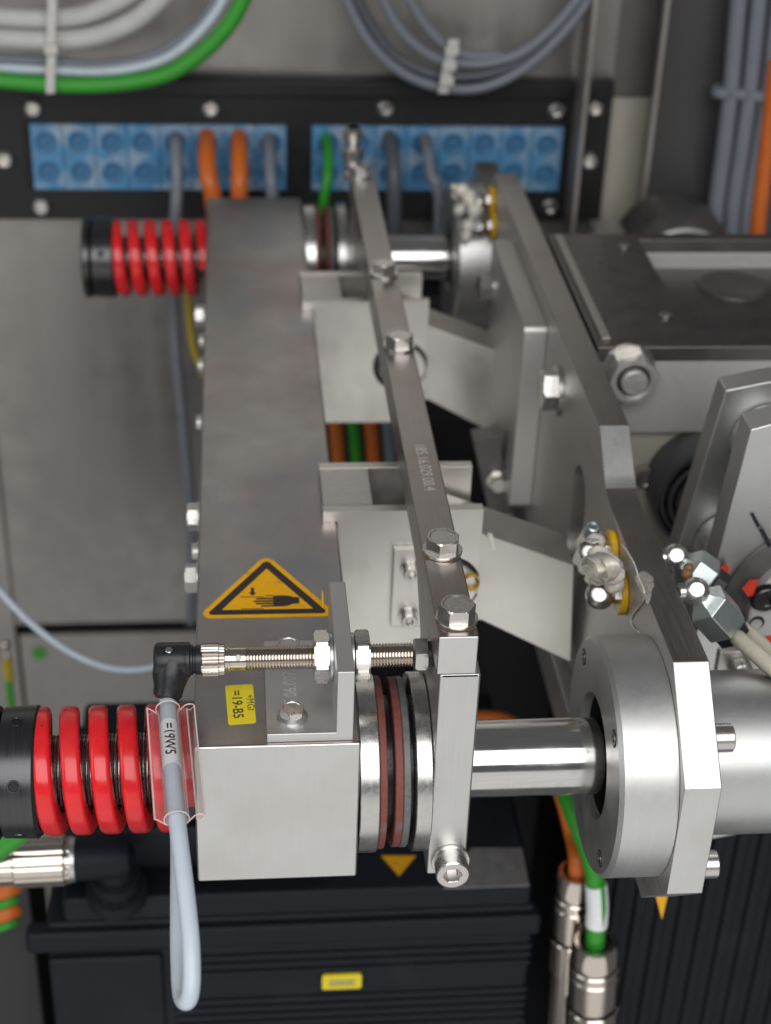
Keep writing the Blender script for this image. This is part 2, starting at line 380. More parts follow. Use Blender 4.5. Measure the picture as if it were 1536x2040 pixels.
def fastener(kind, name, pos, d, parent, m='stainless', spin=0.0, **k):
    key = (kind, m, tuple(sorted(k.items())))
    if key not in _fast:
        mb = hex_mb(**k) if kind == 'hex' else socket_mb(**k)
        me = bpy.data.meshes.new(name); me.from_pydata([tuple(Vector(v) * S) for v in mb.v], [], mb.f)
        bm = bmesh.new(); bm.from_mesh(me); bmesh.ops.recalc_face_normals(bm, faces=bm.faces); bm.to_mesh(me); bm.free()
        me.materials.append(M[m]); me.shade_smooth(); me.set_sharp_from_angle(angle=R_(28)); _fast[key] = me
    o = bpy.data.objects.new(name, _fast[key]); COL.objects.link(o); o.parent = parent
    b = Vector(BASE[parent.name]) if parent is not None else Vector((0, 0, 0))
    o.matrix_local = Matrix.Translation((Vector(pos) - b) * S) @ rot_to(d).to_4x4() @ Matrix.Rotation(spin, 4, 'Z')
    BASE[o.name] = tuple(pos); return o

# ================================================================== SETTING: cabinet back wall
WY = 854
struct('back_wall', MB().box(-900, 372, WY, WY + 6, -532, 700), 'wall_grey')
XV = aty(10, 1050, WY - 3)[0]
struct('left_wall_panel', MB().box(-900, XV, WY - 5, WY - 0.5, -1200, -120), 'wall_grey', bevel=1.5)
struct('lower_wall', MB().box(XV + 3, 90, WY - 2, WY + 4, -1500, -545), 'wall_grey')
struct('wall_gap_backing', MB().box(-900, 900, WY + 30, WY + 34, -1500, 700), 'cover_dark')
XS1 = aty(1163, 215, WY - 62)[0]; XS2 = aty(1302, 215, WY - 40)[0]
struct('right_wall', MB().box(XS2 - 1, 1100, WY - 34, WY - 28, -700, 700), 'wall_shaded')
struct('cream_wall_panel', MB().box(372.5, XS2 + 30, WY + 8, WY + 12, -120, 50), 'wall_cream')
struct('grey_wall_panel', MB().box(372.5, XS2 + 30, WY + 5, WY + 9, 53, 700), 'wall_mid')
one('sheet_post', MB().box(XS1 - 2, XS1 + 2, WY - 68, WY - 60, -82, 600).box(XS1 + 1.2, XS1 + 2, WY - 60, WY - 14.2, -70, 600), 'sheet_edge', 'narrow grey sheet metal edge standing upright before the black panel end', 'post', (XS1, WY - 40, -75), bevel=0.6)
one('sheet_post', MB().box(XS2 - 2, XS2 + 2, WY - 46, WY - 35, -120, 600), 'sheet_edge', 'thin upright metal edge between cream strip and dark right wall', 'post', (XS2, WY - 40, -120), bevel=0.6)

# black cable entry panel with two blue inserts
cp = thing('cable_entry_panel', 'black cable entry panel with button screws on the back wall', 'panel', (80, WY, -63))
pp = build('panel_plate', MB().box(-330, 371, WY - 14, WY - 0.5, -63, 72), 'panel_black', cp, bevel=1.0)
build('panel_lip', MB().box(-330, 366, WY - 20, WY - 14.5, 56, 70), 'panel_black', cp, bevel=1.5)
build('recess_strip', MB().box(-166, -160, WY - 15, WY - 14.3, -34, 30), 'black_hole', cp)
for (x, z) in ((-155, 42.6), (2.7, 43.9), (161.5, 45.2), (319.2, 44.6), (-184.3, -5.2), (-154.7, -49.8), (321.3, -48.5), (354.5, 47), (354.7, -3.2)):
    fastener('soc', 'panel_screw', (x, WY - 14.2, z), (0, -1, 0), cp, 'stainless', random.random(), r=9, h=5, hexr=4.2, button=True)
def grommet_mesh():
    mb = MB(); mb.lathe((0, 0, 0), (0, 0, 1), [(0, 10.2), (0.45, 9.9), (0.45, 9.0), (0.15, 8.6), (0.3, 5.6), (0.15, 5.2), (0.3, 2.0), (0.9, 1.3)], 24)
    me = bpy.data.meshes.new('grommet'); me.from_pydata([tuple(Vector(v) * S) for v in mb.v], [], mb.f)
    me.materials.append(M['grommet_blue']); me.shade_smooth(); return me
GM = grommet_mesh()
def insert(x0, x1, label):
    t = thing('cable_insert', label, 'cable insert', ((x0 + x1) / 2, WY - 14, -32), 'blue cable inserts in the black panel')
    pw = (x1 - x0) / 8
    for i in range(8):
        yf = WY - 19 + random.uniform(-0.5, 0.4)
        build('insert_block', MB().box(x0 + i * pw + 0.25, x0 + (i + 1) * pw - 0.25, yf, WY - 13.5, -32, 29), 'insert_blue', t, bevel=0.8)
        for z in (13, -15.4):
            g = bpy.data.objects.new('grommet', GM); COL.objects.link(g); g.parent = t
            g.matrix_local = Matrix.Translation((Vector((x0 + (i + 0.5) * pw + random.uniform(-0.6, 0.6), yf + 0.02, z + random.uniform(-0.5, 0.5))) - Vector(BASE[t.name])) * S) @ rot_to((0, -1, 0)).to_4x4()
insert(-159.5, 71, 'blue cable insert on the left with two orange cables leaving it')
insert(94, 327, 'blue cable insert on the right with one green cable leaving it')

def cable(name, pts, r, m, label, n=14, group=None, sub=8):
    return one(name, MB().tube(pts, r, n, sub), m, label, 'cable', pts[0], group)
gy = WY - 19
def drop(px, py, px2, py2, r, m, label, z2=-420, ys=60):
    a = aty(px, py, gy); b = aty(px2, py2, gy - ys)
    pts = [a, (a[0], a[1] - ys * 0.55, a[2] - 3), (a[0] + (b[0] - a[0]) * 0.25, a[1] - ys * 0.92, a[2] - 18), b,
           (b[0] + (b[0] - a[0]) * 0.4, b[1], b[2] - 60)]
    if z2: pts.append((b[0] + (b[0] - a[0]) * 0.8, b[1] - 5, z2))
    return cable('cable', pts, r, m, label)
GREY_LEFT = [aty(350, 272, gy), aty(350, 290, gy - 34), aty(352, 380, gy - 55), aty(345, 520, gy - 60), aty(350, 680, gy - 64), aty(366, 850, gy - 70), aty(380, 1010, gy - 80), aty(384, 1150, gy - 90), aty(380, 1240, gy - 90)]
cable('cable', GREY_LEFT, 5.4, 'cable_grey', 'grey cable hanging down left of the long steel beam')
cable('cable', [aty(374, 560, gy - 80), aty(377, 630, gy - 80), aty(386, 695, gy - 82), aty(406, 745, gy - 86), aty(430, 780, gy - 90)], 3.2, 'cable_yellow', 'thin yellow cable beside the grey cable left of the beam')
drop(412, 272, 425, 400, 8.0, 'cable_orange', 'left of the two thick orange cables leaving the blue insert')
drop(476, 272, 477, 400, 7.6, 'cable_orange', 'right of the two thick orange cables leaving the blue insert')
drop(535, 272, 543, 400, 5.6, 'cable_grey', 'grey cable right of the orange pair behind the beam end')
drop(650, 272, 644, 410, 4.6, 'cable_green', 'short green cable dropping from the right blue insert')
drop(775, 272, 785, 440, 6.8, 'cable_dark', 'thick dark grey cable behind the narrow top bar')
drop(845, 272, 872, 380, 5.0, 'cable_grey', 'grey cable slanting right from the right blue insert')
# vertical cables between the two clamps
for px, m, r, lb in ((668, 'cable_orange', 6.6, 'orange cable nearest the beam in the gap between the clamps'), (703, 'cable_green', 5.6, 'green cable between two orange ones in the gap between the clamps'),
                     (738, 'cable_orange', 6.6, 'orange cable right of the green one in the gap between the clamps'), (772, 'cable_grey', 6.2, 'grey cable next to the narrow bar in the gap between the clamps')):
    a = aty(px - 14, 760, 706); b = aty(px, 840, 700); c = aty(px + 8, 930, 696); d = aty(px + 20, 1060, 690)
    cable('cable', [a, b, c, d], r, m, lb)
# cables looping at the top left, tied with a white strap
def pxcable(pxs, y, r, m, label, group=None):
    return cable('cable', [aty(a, b, y) for a, b in pxs], r, m, label, group=group)
pxcable([(-90, 20), (0, 34), (100, 38), (180, 26), (260, -14), (310, -60)], 790, 8.4, 'cable_white', 'thick pale cable, uppermost of the looped bundle at top left')
pxcable([(-90, 66), (0, 76), (100, 80), (190, 72), (270, 40), (330, -14), (360, -60)], 782, 8.4, 'cable_white', 'thick pale cable just below the uppermost at top left')
pxcable([(-90, 108), (0, 117), (100, 122), (200, 130), (300, 112), (390, 55), (435, -10), (450, -60)], 796, 4.4, 'cable_grey', 'thin grey cable curving up in the top left bundle')
pxcable([(-90, 128), (0, 135), (100, 140), (220, 142), (330, 116), (410, 50), (455, -20), (470, -60)], 788, 4.2, 'cable_light', 'thin light grey cable right above the green one at top left')
pxcable([(-90, 150), (0, 160), (100, 168), (220, 168), (330, 148), (410, 98), (462, 40), (492, -20), (505, -60)], 780, 7.0, 'cable_green', 'thick green cable sweeping up across the top left')
def tie(px, rows, y, label, w=7.5):
    pts = [aty(px + dx, py, y) for dx, py in rows]
    t = thing('cable_tie', label, 'cable tie', pts[-1])
    build('strap', MB().ribbon(smooth_path(pts, 5), w, 1.6, (1, 0, 0)), 'tie_white', t, bevel=0.4)
    p = pts[len(pts) // 2]
    return t, p
t, p = tie(103, [(2, -40), (1, 10), (-1, 55), (0, 100), (-2, 145), (-3, 186)], 768, 'white cable tie around the cable bundle at top left')
build('tie_head', MB().box(p[0] - 5.5, p[0] + 5.5, p[1] - 6, p[1] - 0.5, p[2] - 2, p[2] + 6), 'tie_white', t, bevel=0.8)
# grey cable loop at the top middle
for i, (pts, y, lb) in enumerate((
    ([(672, -60), (700, 20), (745, 95), (810, 150), (890, 176), (970, 172), (1050, 132), (1125, 62), (1180, -10), (1210, -60)], 800, 'lowest grey cable of the hanging loop at top middle'),
    ([(690, -60), (722, 20), (770, 95), (830, 136), (895, 152), (975, 146), (1050, 112), (1120, 44), (1165, -20), (1190, -60)], 806, 'second lowest grey cable of the hanging loop at top middle'),
    ([(745, -60), (765, 0), (800, 62), (850, 106), (900, 124), (970, 126), (1040, 104), (1105, 52), (1160, -14), (1190, -60)], 800, 'third grey cable up in the hanging loop at top middle'),
    ([(798, -60), (818, 0), (850, 52), (890, 92), (940, 112), (1000, 112)], 806, 'innermost grey cable of the hanging loop at top middle'))):
    pxcable(pts, y, 4.6, 'cable_grey' if i != 1 else 'cable_dark', lb)
t, p = tie(893, [(12, 78), (8, 100), (0, 130), (-6, 160), (-10, 186)], 788, 'pale cable tie around the hanging grey loop at top middle', 9)
for k in range(3):
    q = aty(900 - k * 5, 100 + k * 30, 786)
    build('tie_head', MB().box(q[0] - 6, q[0] + 6, q[1] - 4, q[1] - 0.4, q[2] - 4, q[2] + 4), 'tie_white', t, bevel=0.8)
# right-hand vertical cables
for (xa, xb, r, m, lb) in ((1472, 1428, 7.6, 'cable_grey', 'leftmost of three grey cables running down the right wall'), (1512, 1462, 7.6, 'cable_grey', 'middle of three grey cables running down the right wall'),
                           (1552, 1494, 7.6, 'cable_grey', 'rightmost of three grey cables running down the right wall')):
    pxcable([(xa + 8, -70), (xa, 0), ((xa + xb) / 2 + 2, 220), (xb, 400), (xb - 8, 500)], 790, r, m, lb, 'grey cables on the right wall')
pxcable([(1548, 120), (1536, 230), (1524, 330), (1512, 430), (1506, 500)], 780, 7.4, 'cable_orange', 'orange cable at the right edge beside the grey cables')
for k, (px, py) in enumerate(((1447, 190), (1482, 192), (1516, 196))):
    q = aty(px, py, 778); one('cable_clip', MB().lathe((q[0], q[1] + 12, q[2] - 4), (0, 0, 1), [(0, 9.5), (1, 10), (7, 10), (8, 9.5)], 24), 'cable_grey',
        ('leftmost', 'middle', 'rightmost')[k] + ' clip band around a grey cable on the right wall', 'clip', q)

# thin grey cable at left and earth wire
cable('cable', [atd(-60, 1110, 1240), atd(0, 1178, 1220), atd(60, 1240, 1210), atd(130, 1293, 1200), atd(200, 1326, 1190), atd(260, 1335, 1180), atd(325, 1325, 1170), atd(400, 1295, 1150)], 2.9, 'cable_light',
      'thin light grey cable sagging across the grey wall at left')
e = thing('earth_wire', 'earth wire with yellow sleeve and ring lug at the far left edge', 'wire', aty(18, 1290, 700))
a, b, c_, d_ = (aty(10, 1285, 700), aty(14, 1312, 700), aty(18, 1352, 700), aty(26, 1440, 700))
build('lug', MB().ball((a[0], a[1], a[2]), 5.5).tube([a, b], 3.2, 12, 0), 'nickel', e)
build('sleeve', MB().tube([b, c_], 5.0, 14, 4), 'cable_yellow', e); build('conductor', MB().tube([c_, d_], 4.0, 14, 4), 'cable_green', e)
q = aty(78, 1302, WY - 3); one('wall_plug', MB().lathe((q[0], WY - 2, q[2]), (0, -1, 0), [(0, 8), (2.5, 7.4), (3, 3)], 28), 'cable_green', 'small yellow green round plug on the lower left wall', 'plug', q)

# dark cover behind the linkage
one('dark_cover', MB().box(92, 330, 735, 830, -1100, -95), 'cover_dark', 'dark grey housing behind the clamps and crank arms', 'housing', (200, 780, -1100), bevel=3)
one('dark_cover', MB().box(60, 420, 470, 520, -900, -260), 'cover_dark', 'lower dark grey housing seen beneath the front crank arm', 'housing', (200, 500, -900), bevel=3)

# ================================================================== drive motors at the bottom
mt = thing('drive_motor', 'long black drive motor with cooling ribs below the beam', 'motor', (50, 300, -480))
build('motor_body', MB().box(-112, 226, 205, 420, -640, -322).box(-100, 222, 205, 420, -322, -300), 'motor_black', mt, bevel=4)
build('top_ledge', MB().box(-126, 230, 199, 214, -345, -326), 'motor_black', mt, bevel=4)
for k, z in enumerate((-358, -366, -374, -402, -410, -418, -426, -434)):
    build('cooling_rib', MB().box(-28, 226, 202.5, 206, z - 3.4, z + 0.6), 'motor_black', mt, bevel=1.6)
build('flat_cover', MB().box(-112, -34, 200, 206, -560, -352), 'motor_black', mt, bevel=3)
build('terminal_block', MB().box(-110, 80, 230, 330, -300, -262).box(-30, 60, 235, 330, -262, -236), 'motor_black', mt, bevel=5)
q = aty(681, 1956, 201); lb_ = build('rating_label', MB().prism(rounded([(q[0] - 14, q[2] - 7), (q[0] + 14, q[2] - 7), (q[0] + 14, q[2] + 7), (q[0] - 14, q[2] + 7)], 2), 'y', 200.6, 202.6), 'sticker_yellow', mt, label='small yellow label on the motor ribs')
for k_ in (-2.2, 1.2):
    build('label_print', MB().box(q[0] - 9, q[0] + 9, 200.3, 200.55, q[2] + k_ - 0.7, q[2] + k_ + 0.7), 'label_silver', lb_)
build('nameplate', MB().prism([atz(938, 1690, -299.5)[:2], atz(1040, 1690, -299.5)[:2], atz(1054, 1764, -299.5)[:2], atz(884, 1770, -299.5)[:2]], 'z', -300, -299), 'label_silver', mt, label='silver nameplate on the motor top')
tr = [atz(752, 1703, -299.5)[:2], atz(836, 1703, -299.5)[:2], atz(795, 1752, -299.5)[:2]]
tp = build('hazard_sticker', MB().prism(rounded(tr, 2), 'z', -300, -299.2), 'print_black', mt, label='small dark and orange triangle sticker')
cxy = Vector((sum(v[0] for v in tr) / 3, sum(v[1] for v in tr) / 3))
build('triangle_print', MB().prism([tuple(cxy + (Vector(v) - cxy) * 0.82) for v in tr], 'z', -299.2, -298.9), 'sticker_orange', tp)
q = atz(770, 1776, -322); build('cable_stub', MB().ball((q[0], q[1], q[2] + 3), 5).tube([(q[0] - 5, q[1] + 2, q[2] + 3), (q[0] + 6, q[1] + 5, q[2] + 4)], 4, 12, 4), 'tie_white', mt)

m2 = thing('drive_motor', 'black drive motor with upright fins at lower right', 'motor', (380, 330, -480))
build('motor_body', MB().box(282, 560, 240, 460, -700, -215), 'motor_black', m2, bevel=4)
for k in range(13):
    x = 290 + k * 17; build('cooling_fin', MB().box(x, x + 9, 236.5, 241, -700, -222), 'motor_black', m2, bevel=2.2)
q = atz(1312, 1812, -250); one('hazard_tag', MB().prism([(q[0] - 4, q[2] + 14), (q[0] + 4, q[2] + 12), (q[0] + 3, q[2] - 8)], 'y', q[1] - 1, q[1] + 1), 'sticker_orange', 'small orange triangle tag under the octagonal plate', 'tag', q)

# connector pair, lower right
def connector(pxt, pyt, pxb, pyb, y, r, label, base_m='nickel'):
    a = Vector(aty(pxt, pyt, y)); b = Vector(aty(pxb, pyb, y)); d = b - a; L = d.length
    t = thing('plug_connector', label, 'connector', tuple(b)); d.normalize()
    build('clamp_nut', MB().lathe(a, d, [(0, r * 0.62), (0, r * 0.80), (3, r * 0.90), (16, r * 0.96), (17, r * 0.90), (20, r * 0.90)], 40, False), base_m, t)
    build('sleeve', MB().lathe(a, d, [(20, r * 0.94), (21, r), (26, r), (27, r * 0.93), (29, r * 0.93), (30, r), (55, r), (56, r * 0.92), (60, r * 0.92)], 40, False), base_m, t)
    build('coupling_ring', MB().lathe(a, d, [(60, r * 1.02), (61, r * 1.08), (90, r * 1.08), (91, r * 0.98), (L, r * 0.98)], 60, False, lambda k: 1 - 0.03 * (k % 5 == 0)), base_m, t)
    build('cable_seal', MB().lathe(a, d, [(3.5, r * 0.78), (4, r * 0.2)], 32), 'black_plastic', t)
    return a, d
y1 = 170
a, d = connector(1150, 1735, 1118, 2160, y1 + 30, 15.5, 'nickel plated round connector with orange cable, behind its neighbour')
cable('cable', [tuple(a + d * 8), tuple(a - d * 10), aty(1142, 1660, y1 + 52), aty(1122, 1585, y1 + 66), aty(1085, 1505, y1 + 110), aty(1010, 1440, y1 + 150), aty(930, 1432, y1 + 170)], 6.6, 'cable_orange', 'orange cable curving down into the rear nickel connector')
a, d = connector(1186, 1875, 1168, 2230, y1, 17.5, 'nickel plated round connector with green cable, nearest at lower right')
GC = [tuple(a + d * 8), tuple(a - d * 10), aty(1190, 1800, y1 + 4), aty(1180, 1720, y1 + 14), aty(1150, 1640, y1 + 35), aty(1122, 1570, y1 + 60), aty(1085, 1490, y1 + 100)]
gcab = thing('cable', 'bright green cable with white marker entering the nearest connector', 'cable', GC[0])
build('jacket', MB().tube(GC, 6.6, 16), 'cable_green', gcab)
gp = smooth_path(GC, 8)
i0 = min(range(len(gp)), key=lambda k: (gp[k] - Vector(aty(1190, 1840, y1 + 2))).length); i1 = min(range(len(gp)), key=lambda k: (gp[k] - Vector(aty(1184, 1760, y1 + 9))).length)
build('marker_sleeve', MB().tube(gp[i0:i1 + 1], 7.6, 20, 0), 'label_white', gcab)
build('marker_slit', MB().tube([p_ + Vector((1.8, -3.8, 3.6)) for p_ in gp[i0:i1 + 1]], 3.0, 10, 0), 'cable_green', gcab)
q0, q1 = aty(1215, 1700, 245), aty(1258, 1945, 245)
one('support_strip', MB().prism([(q0[0] - 12, q0[2] + 40), (q0[0] + 24, q0[2] + 40), (aty(1262, 1820, 245)[0], aty(1262, 1820, 245)[2]), (aty(1248, 1960, 245)[0], aty(1248, 1960, 245)[2]), (aty(1190, 1960, 245)[0], aty(1190, 1960, 245)[2])], 'y', 243, 249),
    'cover_dark', 'dark grey upright strip behind the green cable connector', 'strip', q1, bevel=0.8)
# lower left: horizontal connector, elbow, cables
y2 = 190
a = Vector(aty(-60, 1722, y2)); b = Vector(aty(142, 1712, y2)); d = (b - a).normalized(); L = (b - a).length
t = thing('plug_connector', 'fluted nickel connector lying flat under the black collar', 'connector', tuple(b))
build('coupling_ring', MB().lathe(a, d, [(0, 15), (L - 36, 15), (L - 35, 16.5), (L - 4, 16.5), (L - 3, 15.5), (L, 15)], 72, True, lambda k: 1 - 0.05 * (k % 6 in (0, 1))), 'nickel', t)
build('seal_ring', MB().lathe(b, d, [(0, 14.5), (3, 14.5)], 40), 'zinc', t)
e1 = b + d * 3.2
one('angle_socket', MB().lathe(e1, d, [(0, 14), (26, 14), (34, 11), (38, 4)], 40).lathe(e1 + d * 24 + Vector((0, 0, 4)), (0, 0.15, -1), [(0, 12), (22, 12), (23, 16), (34, 16), (35, 20), (46, 20)], 40), 'motor_black',
    'black angled socket on the motor holding the fluted connector', 'socket', tuple(e1 - Vector((0, 0, 40))))
cable('cable', [aty(60, 1640, y2 - 10), aty(20, 1672, y2 - 14), aty(-30, 1712, y2 - 14), aty(-80, 1750, y2 - 10)], 7.5, 'cable_green', 'bright green cable crossing under the black collar at left edge')
for k, (py, m, r, lb) in enumerate(((1772, 'cable_orange', 6.4, 'upper orange cable at the lower left edge'), (1797, 'cable_green', 4.4, 'thin green cable between two orange ones at lower left edge'), (1818, 'cable_orange', 6.4, 'lower orange cable at the lower left edge'), (1842, 'cable_green', 4.0, 'lowest thin green cable at the lower left edge'))):
    cable('cable', [aty(-60, py + 18, 260), aty(0, py + 4, 260), aty(22, py - 4, 262), aty(36, py - 10, 268)], r, m, lb)
one('side_cover', MB().box(-240, -130, 262, 330, -700, -330), 'cover_dark', 'dark brown grey cover at the bottom left corner', 'cover', (-180, 300, -700), bevel=3)

# ================================================================== MAIN BEAM
L0, WB, HB = 731, 80, 87
beam = thing('carrier_beam', 'long dark steel carrier beam with yellow warning triangle on top', 'beam', (40, L0 / 2, -HB))
finish(build('beam_body', MB().box(0, WB, 0, L0, -HB, 0), 'beam_steel', beam, bevel=1.5, seg=2), 'milled_z', lambda n: n.y < -0.9)
# bolts and clips on the left flank
for (y, z, hh) in ((540, -24, 6.5), (247, -24, 6.5), (180, -24, 6.5)):
    fastener('hex', 'flank_bolt', (-0.1, y, z), (-1, 0, 0), beam, 'zinc_matte', 0.3 if y < 200 else 0.0, af=15, h=hh, washer=(9.5, 1.6))
for (y, z) in ((500, -26), (372, -26), (214, -28), (455, -24)):
    build('flank_clip', MB().lathe((-0.1, y, z), (-1, 0, 0), [(0, 7), (1.2, 7), (1.6, 5.5), (4.5, 5.2), (5, 4.4)], 24), 'zinc_matte', beam, smooth=40)
# warning triangle
tri = [(-0.2, 105.5), (75.6, 105.0), (38.2, 166.5)]
ws = build('warning_sticker', MB().prism(rounded(tri, 4.5, 6), 'z', 0.02, 0.22), 'sticker_orange', beam, label='yellow triangular hand crushing warning sticker')
cen = Vector((37.9, 125.7))
def inset(poly, k): return [tuple(cen + (Vector(p) - cen) * k) for p in poly]
def frame_mb(o, i, z):
    mb = MB(); n = len(o); mb.add([(x, y, z) for x, y in o] + [(x, y, z) for x, y in i], [(k, (k + 1) % n, n + (k + 1) % n, n + k) for k in range(n)]); return mb
build('black_border', frame_mb(rounded(inset(tri, 0.86), 2.0, 4), rounded(inset(tri, 0.645), 0.35, 4), 0.30), 'print_black', ws)
sym = MB()
zt = 0.30
def flat(poly): sym.add([(x, y, zt) for x, y in poly], [tuple(range(len(poly)))])
flat([(23.6, 124.3), (36.0, 123.9), (36.0, 124.6), (23.6, 124.9)]); flat([(23.6, 113.2), (35.8, 112.9), (35.8, 113.5), (23.6, 113.8)])
flat([(29.1, 133.4), (30.9, 133.4), (30.9, 128.3), (29.1, 128.3)]); flat([(27.7, 128.6), (32.3, 128.6), (30.0, 125.6)])
palm = [(41.0, 125.2), (47.0, 125.5), (50.5, 124.6), (52.0, 123.6), (55.0, 123.4), (55.0, 117.6), (51.5, 117.2), (49.5, 115.9), (46.5, 115.0), (41.0, 114.9)]
flat(palm)
flat(rounded([(36.6, 125.5), (41.2, 125.7), (41.2, 124.9), (36.6, 124.8)], 0.3, 3))
for (x0, yy, h) in ((31.8, 122.6, 1.5), (30.2, 120.2, 1.5), (31.4, 117.9, 1.45), (34.2, 115.6, 1.3)):
    flat(rounded([(x0, yy - h / 2), (41.2, yy - h / 2 - 0.1), (41.2, yy + h / 2 + 0.1), (x0, yy + h / 2)], 0.6, 4))
build('hand_symbol', sym, 'print_black', ws, smooth=0)
# peeled corner of the sticker
build('peeled_corner', MB().add([(66.8, 113, 0.3), (67.6, 113, 0.3), (67.9, 119.5, 5.0), (67.2, 121, 6.5), (67.3, 115, 0.3)], [(0, 1, 2, 3), (1, 4, 2)]), 'sticker_orange', ws, smooth=0)
# yellow equipment label
yl = build('equipment_label', MB().prism(rounded([(15.2, 47.0), (29.0, 48.0), (30.2, 17.2), (16.8, 16.0)], 1.2, 4), 'z', 0.02, 0.2), 'sticker_yellow', beam, label='yellow equipment label reading =19-B5 and +MGI')
rd = Vector((0.045, -1, 0)).normalized(); ud = Vector((1, 0.045, 0)).normalized()
build('label_text', text_mb('=19-B5', 5.2, 21.5, (18.2, 42.6, 0.26), rd, ud, bold=0.012), 'print_black', yl, smooth=0)
build('label_text', text_mb('+MGI', 3.6, 12.0, (25.6, 39.2, 0.26), rd, ud), 'print_black', yl, smooth=0)

# ------------------------------------------------------------------ sensor bracket and proximity sensor
br = thing('sensor_bracket', 'angled aluminium sensor bracket bolted on the beam top', 'bracket', (55, 40, 0))
bb = build('bracket_body', MB().prism([(35, 0.05), (76.2, 0.05), (76.2, 41), (68, 41), (68, 5), (35, 5)], 'y', 2.2, 77.5), 'aluminium', br, bevel=0.5)
for (y) in (15.5, 68):
    fastener('hex', 'bracket_bolt', (47.4, y, 5.05), (0, 0, 1), br, 'stainless', 0.35, af=10.5, h=5.2, flange=7.6)
build('engraved_number', text_mb('185.06.007.1', 6.6, 36, (50.4, 19, 5.06), (0, 1, 0), (-1, 0, 0)), 'engraving', br, smooth=0)

AY, AZ = 36, 25
def ax(x): return (x, AY, AZ)
se = thing('proximity_sensor', 'threaded nickel proximity sensor held by the angled bracket', 'sensor', (60, AY, 5))
def thread(x0, x1, r, p=1.5, d=0.8):
    pr = []; n = int((x1 - x0) / p)
    for i in range(n): pr += [(i * p, r - d), (i * p + p * 0.38, r), (i * p + p * 0.55, r)]
    pr.append((n * p, r - d)); return MB().lathe(ax(x0), (1, 0, 0), pr, 36)
build('thread', thread(26.0, 107.5, 6.0), 'nickel', se, smooth=20)
bodyp = build('sensor_body', MB().lathe(ax(15), (1, 0, 0), [(0, 6.2), (0.8, 6.2), (1.0, 5.4), (1.8, 5.4), (2.0, 6.2), (2.8, 6.2), (3, 5.5), (3.6, 5.6), (10.5, 5.6), (11, 5.3)], 40), 'nickel', se)
build('status_light', MB().cyl(ax(22), (0, -0.75, 0.66), 6.0, 1.5, 16, 0.3), 'tie_white', bodyp)
build('reflection_band', MB().lathe(ax(18.8), (1, 0, 0), [(0, 5.63), (6.5, 5.63)], 40, False), 'nickel', bodyp)  # nickel band standing in for a yellow reflection on the body
build('knurled_nut', MB().lathe(ax(4.2), (1, 0, 0), [(0, 7.6), (0.6, 8.1), (8.2, 8.1), (8.6, 7.6), (11, 7.5), (11.4, 7.0)], 96, True, lambda k: 1.0 - 0.055 * ((k % 3) == 0)), 'nickel', se, smooth=20)
def nut(name, x0, x1, m, parent, af=17.5, elev=40):
    am = lambda k: math.cos(math.pi / 6) / math.cos((2 * math.pi * k / 48) % (math.pi / 3) - math.pi / 6)
    rc = af / math.sqrt(3); c = 0.9; mb = MB(); vs = []; fs = []; L = x1 - x0; mr = rot_to((1, 0, 0))
    dv = mr.transposed() @ Vector((0, -math.cos(R_(elev)), math.sin(R_(elev)))); rot = math.atan2(dv.y, dv.x) - math.pi / 6
    for t, f in ((0, 0.91), (c, 1.0), (L - c, 1.0), (L, 0.91)):
        for k in range(48):
            q = rc * min(am(k), f); a = 2 * math.pi * k / 48 + rot; vs.append(Vector(ax(x0)) + mr @ Vector((q * math.cos(a), q * math.sin(a), t)))
    for j in range(3):
        for k in range(48): fs.append((j * 48 + k, j * 48 + (k + 1) % 48, (j + 1) * 48 + (k + 1) % 48, (j + 1) * 48 + k))
    fs += [tuple(range(48))[::-1], tuple(144 + k for k in range(48))]; mb.add(vs, fs)
    return build(name, mb, m, parent, smooth=28)
nut('lock_nut', 58.6, 66.0, 'stainless', se, 22.5, 38); nut('lock_nut', 78.6, 85.6, 'stainless', se, 22.5, 28)
build('washer', MB().ring(ax(66.1), (1, 0, 0), 1.7, 6.1, 11.6, 48, 0.2), 'zinc', se); build('washer', MB().ring(ax(76.4), (1, 0, 0), 1.7, 6.1, 11.6, 48, 0.2), 'zinc', se)
# angled plug on the sensor
pl = build('angle_plug', MB().lathe(ax(-3), (1, 0, 0), [(0, 8.6), (1.6, 8.6), (2.2, 7.4), (3.0, 7.4), (3.4, 6.6), (4.2, 6.6), (4.6, 7.2), (7.4, 7.2)], 40), 'black_plastic', se)
ed = (Vector(atd(333, 1392, 775)) - Vector(ax(-9.5))).normalized()
EL = (Vector(atd(333, 1392, 775)) - Vector(ax(-9.5))).length
build('plug_head', MB().lathe(ax(-18.5), (1, 0, 0), [(0, 6.8), (0.9, 8.2), (2.2, 8.7), (15, 8.7), (16, 8.1)], 40)
      .lathe(Vector(ax(-9.5)), ed, [(-3, 7.8), (0, 8.9), (8, 8.8), (EL - 6, 7.4), (EL - 1.5, 7.0), (EL - 1.2, 6.4), (EL, 5.6)], 40), 'black_plastic', pl)
build('plug_screw', MB().cyl((-11, AY - 3, AZ + 7.6), (0, -0.3, 1), 1.4, 1.8, 16, 0.3), 'stainless', pl)
